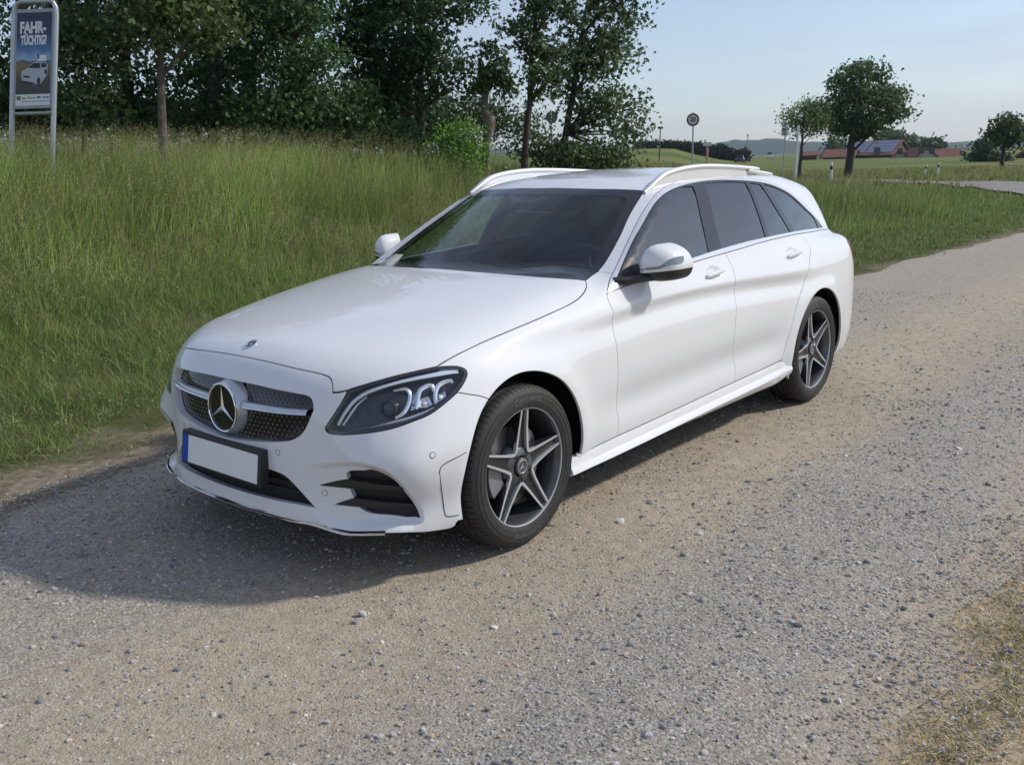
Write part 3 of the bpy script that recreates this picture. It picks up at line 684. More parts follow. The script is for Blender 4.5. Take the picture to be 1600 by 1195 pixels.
# sill with its ledge
sb = []
xs = np.linspace(-.30, -2.47, 60)
def sill_sec(x):
    t = (x+.30)/-2.17; zt = np.interp(x, L_sill[::-1, 0], L_sill[::-1, 2])-.002; yt = np.interp(x, L_sill[::-1, 0], L_sill[::-1, 1])
    k = .55+.45*sst(.0, .2, t)*sst(1.0, .82, t); zb = .205+.022*sst(.9, 1., t)+.01*t
    return [(x, yt-.03, zt-.002), (x, yt-.002, zt-.003), (x, yt+.004*k, zt-.025), (x, yt+.006*k, zt-.045), (x, yt+.022*k, zt-.062), (x, yt+.026*k, zt-.074), (x, yt+.012*k, zb+.016), (x, yt-.006, zb), (x, yt-.06, zb-.002)]
V = [q for x in xs for q in sill_sec(x)]; n = 9
F = [(i*n+k, i*n+k+1, (i+1)*n+k+1, (i+1)*n+k) for i in range(len(xs)-1) for k in range(n-1)]+[tuple(range(n-1, -1, -1)), tuple((len(xs)-1)*n+k for k in range(n))]
for s in (1, -1):
    o = mesh_obj('side_skirt', np.array(V)*[1, s, 1], [f if s > 0 else f[::-1] for f in F], PA, car); auto_smooth(o, 28)
# added near-black strips below the panel gaps, standing in for their shade
for sgs in ([L_front, L_notch, L_hlgap], [L_hltop, L_hood, L_hood2], [L_seam], [L_dg1], [L_dg2], [L_dg3], [L_sill], [L_aseam], [L_belt_a, L_belt_b, L_belt_c]):
    ribbon('gap_shade_strip', dense(sgs), .03, .010, M['dark_void'], car)
# ---------------------------------------------------------------- rear: tailgate, bumper, window, lamps (out of sight in the photograph)
def rlevel(z):  # half outline across the rear at a height, from the side frame's rear edge to the centre
    return z
E_hi = np.vstack([L_rear3[::-1]])
rz = np.array([-3.9, 0, .62])
def rcent(z): return np.array([[-4.0, 0., z]])
tail_top = np.vstack([[[-3.47, 0, 1.37]], [[-3.42, .25, 1.37]], L_roofe[-1:]])
cut = L_rear2[L_rear2[:, 2] <= .62]; cut2 = np.vstack([cut[-1:], L_rear2[L_rear2[:, 2] > .62]])
mid_rear = np.vstack([cut[-1:], [[-3.8, .6, .62]], [[-3.9, 0, .62]]])
win = [np.array([[-3.62, 0, 1.27], [-3.55, .35, 1.27], [-3.5, .42, 1.26]]), np.array([[-3.5, .42, 1.26], [-3.62, .5, 1.05]]), np.array([[-3.62, .5, 1.05], [-3.7, .3, 1.03], [-3.75, 0, 1.03]])]
tailgate = panel('tailgate', symseg(tail_top, [L_rear3[::-1], cut2[::-1]], mid_rear), FR, PA, car, h=.03, holes=[symseg(win[0], [win[1]], win[2])], back=(M['interior'], .03))[0]
panel('rear_window', symseg(win[0], [win[1]], win[2]), FR, M['glass_dark'], car, h=.04, off=-.004, skirt=.004)
rear_bot = np.vstack([L_rear[-1:], [[-3.7, .6, .25]], [[-3.82, 0, .25]]])
panel('rear_bumper', symseg(mid_rear[::-1], [cut[::-1]], rear_bot), FR, PA, car, h=.03)
TL = np.vstack([yhit([(-3.47, .945), (-3.56, .925)]), [[-3.74, .72, .90]], [[-3.83, .5, .88]], [[-3.87, .5, .80]], [[-3.78, .72, .785]], yhit([(-3.60, .80), (-3.53, .86), (-3.47, .945)])])
panel('tail_lamp', [TL[:4], TL[3:5], TL[4:]], FR, M['tail_red'], car, h=.02, off=.006, skirt=.012, mirror=True)
# ---------------------------------------------------------------- glass
I_b = hit(Z6([(790, 1000), (600, 988), (400, 975), (200, 958), (0, 945)])+Z5([(1350, 888), (1150, 872)])); I_b = toc(I_b, .05, 6)
I_l = np.vstack([I_b[:1], hit(Z6([(835, 962), (880, 900), (960, 760), (1080, 545), (1150, 400), (1190, 315)]))])
I_t = toc(np.vstack([I_l[-1:], hit(Z6([(1150, 286), (1000, 276), (850, 270), (700, 265), (600, 263)]))]), .05, 4)
SG_WSO = symseg(L_cowl[::-1], [np.vstack([L_apil[:1], L_apil[1:]]), L_wsl], L_wst)
SG_WSI = symseg(I_b[::-1], [I_l], I_t)
panel('windscreen_border', SG_WSO, FT, M['black_gloss'], car, h=.018, off=-.001, gap=.001, holes=[SG_WSI], skirt=.006)
panel('windscreen', SG_WSI, FT, M['glass_front'], car, h=.05, off=-.0015, gap=-.001, skirt=0)
W_in = [hit(Z7([(252, 430), (320, 408)])+[(1010, 426), (1046, 415)]+Z7([(1080, 153), (1270, 90)])+Z8([(0, 911), (285, 845), (560, 790), (850, 750), (880, 744)])),]
W_top = hit(Z8([(880, 744), (790, 630), (700, 540), (620, 462), (540, 392), (470, 345), (400, 310), (300, 272), (200, 250)])+Y1([(1420, 265), (1200, 255), (1000, 258), (800, 280), (600, 325), (450, 385), (340, 460), (230, 590), (110, 800)])+[(989, 375.5), (975, 406), (957.9, 444.7)])
W_in[0][0] = W_top[-1]; W_in[0][-1] = W_top[0]
SG_TRIM = [L_belt_a, L_belt_b, L_belt_c, L_dlo, L_dlo_f]
panel('window_trim', SG_TRIM, FC, M['trim'], car, h=.012, off=.003, gap=.001, holes=[[W_in[0], W_top]], skirt=.012, mirror=True)
def pane(a, b, c, d, n=5):
    """quad pane between four pixel corners a-b-c-d, edges following the window outline above and below"""
    return [hit([a, b]), hit(b if isinstance(b, list) else [b, c]), hit([c, d]), hit([d, a])]
p_front = [hit([(961, 446.5), (980, 438), (1046, 416.5), (1082.7, 405.5), (1108, 396.4)]), hit([(1108, 396.4), (1097, 345), (1083, 291.3)]), hit([(1083, 291.3)]+Y1([(600, 334), (450, 394), (345, 467), (237, 595), (118, 803)])+[(990.5, 376), (977, 406), (961, 446.5)])]
p_rear = [hit([(1127.5, 389.3), (1160, 380.6), (1196.5, 371.5)]), hit([(1196.5, 371.5), (1182, 325), (1165, 285.3)]), hit([(1165, 285.3), (1140, 284.0), (1115, 285.2), (1101.5, 287.3)]), hit([(1101.5, 287.3), (1114, 335), (1127.5, 389.3)])]
p_tri = [hit([(1202, 370.2), (1220, 366.4), (1236, 363.6)]), hit([(1236, 363.6), (1213, 326), (1188.2, 288)]), hit([(1188.2, 288), (1180, 286.9), (1170.8, 286)]), hit([(1170.8, 286), (1187, 325), (1202, 370.2)])]
p_quart = [hit([(1242, 362.6), (1260, 360), (1280, 357.6)]), hit([(1280, 357.6)]+Z8([(790, 645), (700, 553), (620, 474), (540, 403), (470, 356), (400, 320), (300, 283), (235, 264)])), hit(Z8([(235, 264), (420, 530), (575, 790)]))]
p_quart[2][-1] = p_quart[0][0]; p_quart[1][-1] = p_quart[2][0]
panes = [p_front, p_rear, p_tri, p_quart]
panel('window_frame', [W_in[0], W_top], FC, M['black_gloss'], car, h=.016, off=-.001, gap=-.002, holes=panes, skirt=.012, mirror=True)
for sg, mt in zip(panes, (M['glass_side'], M['glass_dark'], M['glass_dark'], M['glass_dark'])):
    panel('side_window', sg, FC, mt, car, h=.04, off=-.004, gap=-.003, skirt=0, mirror=True)
panel('mirror_sail', [hit([(960.5, 446.5), (970, 424), (979, 403)]), hit([(979, 403), (992, 404), (1003, 425)]), hit([(1003, 425), (980, 438), (960.5, 446.5)])], FC, M['black_plastic'], car, h=.03, off=.001, gap=0, skirt=.004, mirror=True)
# ---------------------------------------------------------------- grille, badge, intakes, plate
def spt(px, depth=0.):
    P = hit(px); return P-grad(P)*depth
BLK = M['black_plastic']
grille = panel('grille', SG_GR, FS, M['black_gloss'], car, h=.03, off=-.032, gap=-.012, skirt=0)[0]
g_o = inset(loop2d(SG_GR, FS, .01), .008); lo, hi = g_o.min(0), g_o.max(0)
pts = []
dx, dz = .0235, .0165
for r in range(60):
    for c in range(-30, 31):
        u = (c+(r % 2)*.5)*dx; v = lo[1]+.006+r*dz*.98
        pts.append((u, v))
pts = np.array(pts); pts = pts[inside(pts, g_o)]; P = FS.place(pts); N = grad(P)
V = []; F = []
for p, n in zip(P-N*.026, N):
    t = np.cross(n, [0, 0, 1.]); t /= np.linalg.norm(t); w = np.cross(t, n); b = len(V); s = .0038
    V += [p+t*s, p+w*s, p-t*s, p-w*s, p+n*.004]; F += [(b, b+1, b+4), (b+1, b+2, b+4), (b+2, b+3, b+4), (b+3, b, b+4)]
mesh_obj('diamond_pins', V, F, mat('grille_pin', (.26, .27, .29), .4, .5), grille, kind='stuff')
def bar_at(y0, y1, zf, n=14):
    ys = np.linspace(y0, y1, n); out = []
    for y in ys:
        z = zf(abs(y)); O = np.array([[1.4, y, z]]); p = march(O, np.array([[-1., 0, 0]]), tmax=2.)[0][0]; out.append(p)
    return np.array(out)
zbar = lambda a: .632+.012*(a/.44)
for s in (1, -1):
    B = bar_at(.05*s, .447*s, zbar)
    V = []; F = []
    prof_t = [(-.030, .020), (-.012, .019), (-.004, .004), (-.004, .001)]
    prof_l = [(-.004, .001), (-.001, -.004), (-.005, -.010), (-.032, -.012)]
    for nm, pf, mt in (('grille_bar', prof_t, M['silver']), ('chrome_strip', prof_l, M['chrome'])):
        V = [(p[0]+q[0], p[1], p[2]+q[1]*(1-.25*abs(p[1])/.45)) for p in B for q in pf]; k = len(pf)
        F = [(i*k+j, i*k+j+1, (i+1)*k+j+1, (i+1)*k+j) for i in range(len(B)-1) for j in range(k-1)]
        o = mesh_obj(nm, V, F if s < 0 else [f[::-1] for f in F], mt, grille); auto_smooth(o, 50)
def star(mb, R, h, M4=None, base=0.0, w=.155):
    V = [Vector((0, 0, base+h))]
    for k in range(3):
        a = math.pi/2+k*2*math.pi/3; V.append(Vector((R*math.cos(a), R*math.sin(a), base+h*.35)))
        b = a+math.pi/3; V.append(Vector((w*R*math.cos(b), w*R*math.sin(b), base)))
    F = []
    for k in range(3):
        t = 1+2*k; l = 1+2*((k-1) % 3)+1; r = t+1; F += [(0, t, r), (0, l, t)]
    if M4 is not None: V = [M4 @ v for v in V]
    mb.add(V, F)
def disc_frame(p, n, up=(0, 0, 1)):
    n = Vector(n).normalized(); u = Vector(up); u = (u-n*u.dot(n)).normalized(); x = u.cross(n)
    m = Matrix.Identity(4)
    for i in range(3): m[i][0] = x[i]; m[i][1] = u[i]; m[i][2] = n[i]; m[i][3] = p[i]
    return m
def ring(mb, r0, r1, h0, h1, M4, n=40):
    V = []; F = []
    pr = [(r0, h0), (r0, h1), ((r0+r1)/2, h1+(r1-r0)*.25), (r1, h1), (r1, h0)]
    for r, h in pr:
        for k in range(n):
            a = 2*math.pi*k/n; V.append(M4 @ Vector((r*math.cos(a), r*math.sin(a), h)))
    for i in range(len(pr)-1):
        for k in range(n): a, b = i*n+k, i*n+(k+1) % n; F.append((a, b, b+n, a+n))
    mb.add(V, F)
def lathe_m(mb, pr, M4, n=40):
    V = []; F = []
    for r, h in pr:
        for k in range(n):
            a = 2*math.pi*k/n; V.append(M4 @ Vector((r*math.cos(a), r*math.sin(a), h)))
    for i in range(len(pr)-1):
        for k in range(n): a, b = i*n+k, i*n+(k+1) % n; F.append((a, b, b+n, a+n))
    mb.add(V, F)
def disc(mb, r, h, M4, n=40):
    mb.add([M4 @ Vector((r*math.cos(2*math.pi*k/n), r*math.sin(2*math.pi*k/n), h)) for k in range(n)], [tuple(range(n))])
bp = on_plane((347, 637), 1, 0.)[0]; F4 = disc_frame((bp[0], 0, bp[2]), (1, 0, .06))
q = MB(); lathe_m(q, [(.118, -.055), (.112, -.04), (.102, -.012), (.098, 0)], F4); auto_smooth(q.build('badge_housing', M['silver'], grille), 40)
q = MB(); ring(q, .0905, .0985, -.01, .002, F4, 56); badge = auto_smooth(q.build('badge_ring', M['chrome'], grille), 40)
q = MB(); disc(q, .092, -.003, F4, 56); q.build('badge_disc', M['black_gloss'], badge)
q = MB(); star(q, .089, .007, F4, -.002, .13); q.build('badge_star', M['chrome'], badge)
hb = hit([(392.5, 537.5)])[0]; hn = grad(hb[None])[0]; F4 = disc_frame(hb, hn, (-.9, 0, .4))
q = MB(); ring(q, .021, .0275, -.002, .0025, F4, 32); hbadge = auto_smooth(q.build('hood_badge', M['alu'], hood), 40)
q = MB(); disc(q, .0225, .001, F4, 32); q.build('badge_disc', mat('badge_blue_grey', (.05, .07, .12), .2, .3), hbadge)
q = MB(); star(q, .0205, .002, F4, .0015, .16); q.build('badge_star', M['chrome'], hbadge)
# lower mouth and side intakes
panel('lower_grille', SG_MO, FS, mat('black_mesh', (.012, .012, .013), .6, bump=1.0, scale=260, dist=.004, detail=0), car, h=.03, off=-.045, gap=-.03, skirt=0)
for z in (.335, .365):
    B = bar_at(-.42, .42, lambda a: z, 24); q = MB(); q.tube([(p[0]-.04, p[1], p[2]) for p in B], .004, 6); q.build('grille_slat', BLK, car)
for s in (1, -1):
    sg = SG_IN if s > 0 else [mir(x) for x in SG_IN]
    intake = panel('air_intake', sg, FS, M['black_plastic'], car, h=.02, off=-.028, gap=-.012, skirt=0)[0]
    for pl in ([(105, 360), (215, 332), (325, 311)], [(232, 520), (310, 492), (385, 469)]):
        tip, end = pl[0], pl[-1]
        if tip[0] == 105: poly = [Z4(pl), Z4([(325, 311), (560, 350), (800, 385)]), Z4([(800, 385), (805, 402)]), Z4([(805, 402), (580, 396), (360, 388)]), Z4([(360, 388), (105, 363)])]
        else: poly = [Z4(pl), Z4([(385, 469), (640, 500), (895, 528)]), Z4([(895, 528), (908, 548)]), Z4([(908, 548), (660, 548), (432, 543)]), Z4([(432, 543), (232, 523)])]
        sg = [hit(x) for x in poly]; sg = sg if s > 0 else [mir(x) for x in sg]
        panel('intake_fin', sg, FS, BLK, intake, h=.015, off=.002, gap=.0, skirt=.028)
# chrome lip strip
LL = dense([L_lip[3:]], .02); LL = LL[LL[:, 1] < .75]
full = np.vstack([LL, mir(LL)[::-1][1:]]); nrm = grad(full)
q = MB(); q.tube([p+n*.002+np.array([0, 0, -.002]) for p, n in zip(full, nrm)], .0042, 6); auto_smooth(q.build('lip_strip', M['chrome'], bumper))
q = MB(); q.tube([p-n*.004+np.array([0, 0, .006]) for p, n in zip(full, nrm)], .004, 6); q.build('lip_groove', M['dark_void'], bumper)
# parking sensors
for px in (Z3([(1036, 357)])[0], Z4([(146, 426)])[0], Z4([(1045, 112)])[0]):
    p = hit([px])[0]
    for s in (1, -1):
        pp = p*[1, s, 1]; n = grad(pp[None])[0]; F4 = disc_frame(pp, n)
        q = MB(); ring(q, .0105, .0118, -.002, .0006, F4, 24); sen = q.build('parking_sensor', M['dark_void'], bumper)
        q = MB(); lathe_m(q, [(.0105, -.001), (.009, .0016), (.0001, .0018)], F4, 24); auto_smooth(q.build('sensor_cap', PA, sen))
# bumper corner insert line
RI = [hit(Z4([(1325, 88), (1230, 140), (1150, 182), (1115, 212), (1103, 250)])), hit(Z4([(1103, 250), (1115, 360), (1130, 480), (1148, 600), (1158, 620), (1200, 621), (1262, 610)]))]
for s in (1, -1):
    D_ = dense(RI, .012)*[1, s, 1]; nn = grad(D_); q = MB(); q.tube([p-n*.0006 for p, n in zip(D_, nn)], .0020, 6); q.build('insert_seam', M['dark_void'], bumper)
# number plate
xp, zp = .8147+.012, .3683; tilt = .017
def plate_pt(y, z, d): return (xp+d-tilt*(z-zp)/.11, y, z)
q = MB(); a = [(-.272, zp-.012), (.272, zp-.012), (.272, zp+.125), (-.272, zp+.125)]
V = [plate_pt(y, z, d) for d in (-.045, .003) for y, z in a]; q.add(V, [(0, 1, 2, 3), (7, 6, 5, 4), (0, 4, 5, 1), (1, 5, 6, 2), (2, 6, 7, 3), (3, 7, 4, 0)])
pf = q.build('number_plate', BLK, car)
bv = pf.modifiers.new('b', 'BEVEL'); bv.width = .006; bv.segments = 2
for nm, y0, y1, mt, d in (('plate_face', -.218, .26, M['plate_white'], .0045), ('plate_band', -.26, -.218, M['plate_blue'], .0045)):
    q = MB(); a = [(y0, zp), (y1, zp), (y1, zp+.11), (y0, zp+.11)]
    V = [plate_pt(y, z, dd) for dd in (.001, d) for y, z in a]; q.add(V, [(4, 5, 6, 7), (0, 1, 5, 4), (1, 2, 6, 5), (2, 3, 7, 6), (3, 0, 4, 7)]); q.build(nm, mt, pf)
# ---------------------------------------------------------------- headlamps
SG_HL = [L_hltop, L_hlout[::-1], L_hlbot[::-1], L_hlin[::-1]]
HL_in = [hit(Z2(l)) for l in ([(300, 335), (440, 275), (620, 222), (860, 158), (1130, 102), (1280, 92), (1360, 100), (1392, 130), (1375, 190), (1300, 300)], [(1300, 300), (1190, 405), (1070, 495), (890, 575), (690, 640), (450, 685), (240, 700), (120, 695), (80, 668)], [(80, 668), (135, 580), (220, 455), (300, 335)])]
for s in (1, -1):
    S = (lambda x: x) if s > 0 else mir
    hl = panel('headlamp', [S(x) for x in SG_HL], FS, M['lens'], car, h=.02, off=-.001, gap=.001, skirt=0)[0]
    panel('lamp_rim', [S(x) for x in SG_HL], FS, M['black_gloss'], hl, h=.012, off=-.003, gap=.0, skirt=.05, holes=[[S(x) for x in HL_in]], hskirt=.045)
    panel('lamp_housing', [S(x) for x in SG_HL], FS, M['lamp_dark'], hl, h=.03, off=-.055, gap=-.004, skirt=0)
    def strip(name, pts, wid, depth, mt, thick=.008):
        P = cr(S(hit(Z2(pts))), .012); N = grad(P); T = np.gradient(P, axis=0); Wd = np.cross(N, T); Wd /= np.linalg.norm(Wd, axis=1, keepdims=True)
        P = P-N*depth; n = len(P); wv = np.interp(np.linspace(0, 1, n), np.linspace(0, 1, len(wid)), wid)[:, None]
        V = np.vstack([P+Wd*wv/2, P+N*thick*.4, P-Wd*wv/2, P-Wd*wv/2-N*thick, P+Wd*wv/2-N*thick]); F = []
        for k in range(5): F += [(k*n+i, k*n+i+1, ((k+1) % 5)*n+i+1, ((k+1) % 5)*n+i) for i in range(n-1)]
        o = mesh_obj(name, V, F, mt, hl); auto_smooth(o, 40); return o
    strip('light_guide', [(155, 640), (230, 510), (310, 410), (420, 330), (560, 268), (760, 205), (960, 160), (1140, 128), (1280, 105), (1340, 100)], [.010, .012, .014, .018, .022, .022], .014, M['drl'])
    strip('light_guide', [(200, 640), (270, 540), (345, 440), (440, 360)], [.005, .006, .005], .016, M['drl'])
    strip('lower_chrome', [(300, 690), (480, 655), (680, 610), (860, 565), (1000, 515), (1110, 460)], [.003, .006, .012, .014, .006], .02, M['lamp_chrome'])
    strip('reflector_frame', [(700, 290), (840, 275), (870, 330), (850, 430), (800, 510), (720, 560)], [.006, .012, .014, .014, .010], .026, M['lamp_chrome'])
    for cell in ([(930, 470), (950, 360), (975, 285), (1090, 240), (1110, 300)], [(1130, 420), (1125, 320), (1160, 240), (1290, 195), (1300, 215)]):
        strip('reflector_frame', cell, [.012, .016, .016, .012], .022, M['lamp_chrome'])
    for pl in ([(960, 450), (965, 370), (1060, 340), (1100, 420), (1040, 450)], [(1140, 400), (1150, 330), (1230, 290), (1240, 340), (1190, 380)], [(880, 480), (900, 330), (930, 300), (925, 400), (915, 470)]):
        C_ = hit(Z2([tuple(np.mean(pl, 0))]))[0]*[1, s, 1]; n = grad(C_[None])[0]; c0 = C_-n*.046
        P = S(hit(Z2(pl)))-n*.034; V = np.vstack([P, [c0]]); k = len(pl)
        mesh_obj('reflector', V, [(i, (i+1) % k, k) for i in range(k)], M['lamp_chrome'], hl)
        F4 = disc_frame(c0+n*.006, n); q = MB(); lathe_m(q, [(.009, -.004), (.0075, .004), (.0001, .006)], F4, 14); auto_smooth(q.build('led_unit', mat('led', (.75, .78, .82), .2, .3), hl))
    for pc_, rad in (((650, 465), .030),):
        C_ = hit(Z2([pc_]))[0]*[1, s, 1]; n = np.array([.93, .28*s, .05]); n /= np.linalg.norm(n); F4 = disc_frame(C_-grad(C_[None])[0]*.045, n)
        q = MB(); ring(q, rad, rad*1.14, -.02, .008, F4, 32); pr = auto_smooth(q.build('projector', M['lamp_dark'], hl), 40)
        q = MB(); lathe_m(q, [(rad*math.cos(t), rad*.6*math.sin(t)) for t in np.linspace(0, math.pi/2-.01, 9)], F4, 32); auto_smooth(q.build('projector_lens', M['glass_ball'], pr), 60)
# ---------------------------------------------------------------- mirrors
def mirror_mesh(s):
    # front view outline (y outward, z up) of the housing, swept back towards the tip
    prof_o = np.array([(.852, .985), (.846, 1.03), (.852, 1.075), (.866, 1.112), (.888, 1.134), (.918, 1.139), (.955, 1.128), (.985, 1.109), (1.006, 1.082), (1.017, 1.05), (1.016, 1.018), (1.002, .990), (.975, .975), (.91, .970)])
    ol = cr(np.vstack([prof_o, prof_o[:1]]), .008)[:-1]; c = ol.mean(0); n = len(ol); V = []; rr = [1.0, 1.0, .97, .9, .78, .6, .4, .2]
    xx = [-.105, -.05, .0, .028, .048, .062, .070, .073]
    for r, x in zip(rr, xx):
        for y, z in ol:
            yy = c[0]+(y-c[0])*r; zz = c[1]+(z-c[1])*r; V.append((-.905+x*.9-(yy-.85)*.45, yy*s, zz))
    V.append((-.905+.067-(c[0]-.85)*.45, c[0]*s, c[1])); F = []; m_ = []
    for i in range(len(rr)-1):
        for k in range(n): F.append((i*n+k, i*n+(k+1) % n, (i+1)*n+(k+1) % n, (i+1)*n+k))
    for k in range(n): F.append(((len(rr)-1)*n+k, (len(rr)-1)*n+(k+1) % n, len(V)-1))
    V = np.array(V); hi_ = []; lo_ = []
    for f in F:
        z = np.mean([V[i][2] for i in f]); yv = abs(np.mean([V[i][1] for i in f])); (hi_ if z > 1.016+.06*max(0, yv-.92) else lo_).append(f)
    return V, hi_, lo_, n
for s in (1, -1):
    V, hi_, lo_, n = mirror_mesh(s)
    fl = (lambda F: F) if s < 0 else (lambda F: [f[::-1] for f in F])
    def half(keep_top):
        bm = bmesh.new(); vs = [bm.verts.new(tuple(v)) for v in V]
        for f in fl(hi_+lo_): bm.faces.new([vs[i] for i in f])
        bmesh.ops.bisect_plane(bm, geom=bm.verts[:]+bm.edges[:]+bm.faces[:], plane_co=(0, .93*s, 1.019), plane_no=(0, -.10*s, 1.), clear_inner=keep_top, clear_outer=not keep_top)
        bm.verts.index_update(); r = ([tuple(v.co) for v in bm.verts], [tuple(v.index for v in f.verts) for f in bm.faces]); bm.free(); return r
    mr = mesh_obj('wing_mirror', *half(True), PA, car, True)
    mesh_obj('mirror_base', *half(False), BLK, mr, True)
    mesh_obj('mirror_glass', V[:n]*[1, 1, 1]+[.01, 0, 0], [tuple(range(n))], M['chrome'], mr)
    q = MB(); q.tube([(-.76, .79*s, .985), (-.80, .84*s, .985), (-.86, .88*s, .990), (-.93, .92*s, .992)], [.030, .026, .024, .02], 10, flat=.75); auto_smooth(q.build('mirror_arm', BLK, mr))
    q = MB(); 
    P0 = np.array([(-.70, .815, .975), (-.86, .842, .99), (-.93, .845, 1.0), (-.84, .80, 1.09)])*[1, s, 1]
    # indicator strip over the cap
    ys = np.linspace(.868, 1.014, 24); Vi = []; 
    from mathutils.bvhtree import BVHTree
    bv_ = BVHTree.FromPolygons([tuple(v) for v in V], [tuple(f) for f in (hi_+lo_)])
    for y in ys:
        t = (y-.868)/.146; zc0 = 1.030+.014*t+.020*sst(.55, .9, t); w = .003+.008*sst(0, .3, t)+.022*sst(.55, .95, t)
        for k in range(4):
            z = zc0+w*(k/3-.35); h_ = bv_.ray_cast(Vector((-.3, y*s, z)), Vector((-1, 0, 0)))
            p = h_[0] if h_[0] is not None else Vector((-1.0, 1.013*s, z)); Vi.append((p.x+.002, p.y+.0012*s, p.z))
    Fi = [(i*4+k, i*4+k+1, (i+1)*4+k+1, (i+1)*4+k) for i in range(len(ys)-1) for k in range(3)]
    mesh_obj('mirror_indicator', Vi, fl(Fi)if s > 0 else [f for f in Fi], mat('indicator_lens', (.22, .24, .26), .08, .5, 1.0), mr, True)
# ---------------------------------------------------------------- door handles
for p0, sx in ((HP[0], 1), (HP[1], 1)):
    dr = door if p0 is HP[0] else rdoor
    for s, pd in ((1, dr[0]), (-1, dr[1])):
        xs_ = np.linspace(.095, -.095, 13); B = yhit([(p0[0]+d, p0[2]+.002+d*-.06) for d in xs_])
        off = .016+.012*np.cos(np.linspace(-1.35, 1.35, 13)); rad = .0115*np.clip(np.cos(np.linspace(-1.3, 1.3, 13))*1.5, .35, 1)
        q = MB(); q.tube([(b[0], (b[1]+o)*s, b[2]) for b, o in zip(B, off-.004)], list(rad), 12, flat=1.15); auto_smooth(q.build('door_handle', PA, pd), 60)
# ---------------------------------------------------------------- roof rails
rp_ = on_plane(Y1([(150, 380), (235, 275), (350, 190), (500, 127), (650, 92), (850, 68), (1100, 68), (1400, 84), (1600, 104)])+C3([(870, 72), (940, 84), (1010, 100)]), 1, .60)
rp_ = cr(rp_, .04); rp_[:, 1] = np.interp(rp_[:, 0], [-3.2, -2.6, -1.9, -1.4], [.515, .570, .595, .592])
tz0 = thit(rp_[:, :2])[:, 2]; kx = np.minimum(np.arange(len(rp_)), (len(rp_)-1-np.arange(len(rp_)))*.8); wq = _sst(0, 5.5, kx); rp_[:, 2] = (tz0+.016)*(1-wq)+rp_[:, 2]*wq
for s in (1, -1):
    n = len(rp_); rad = .020*np.clip(np.minimum(np.arange(n), n-1-np.arange(n))/5+.45, .45, 1)
    q = MB(); q.tube([(p[0], p[1]*s, p[2]-.006) for p in rp_], list(rad*.95), 10, flat=.72)
    tz = thit(rp_[:, :2])[:, 2]; V = [(p[0], (p[1]+o_)*s, z) for p, t_ in zip(rp_, tz) for o_, z in ((-.007, p[2]-.012), (.007, p[2]-.012), (.007, t_-.01), (-.007, t_-.01))]; q.add(V, [(i*4+k, i*4+(k+1) % 4, i*4+4+(k+1) % 4, i*4+4+k) for i in range(n-1) for k in range(4)])
    auto_smooth(q.build('roof_rail', M['alu_w'] if 'alu_w' in M else mat('rail_aluminium', (.80, .81, .82), .35, .55), car), 50)
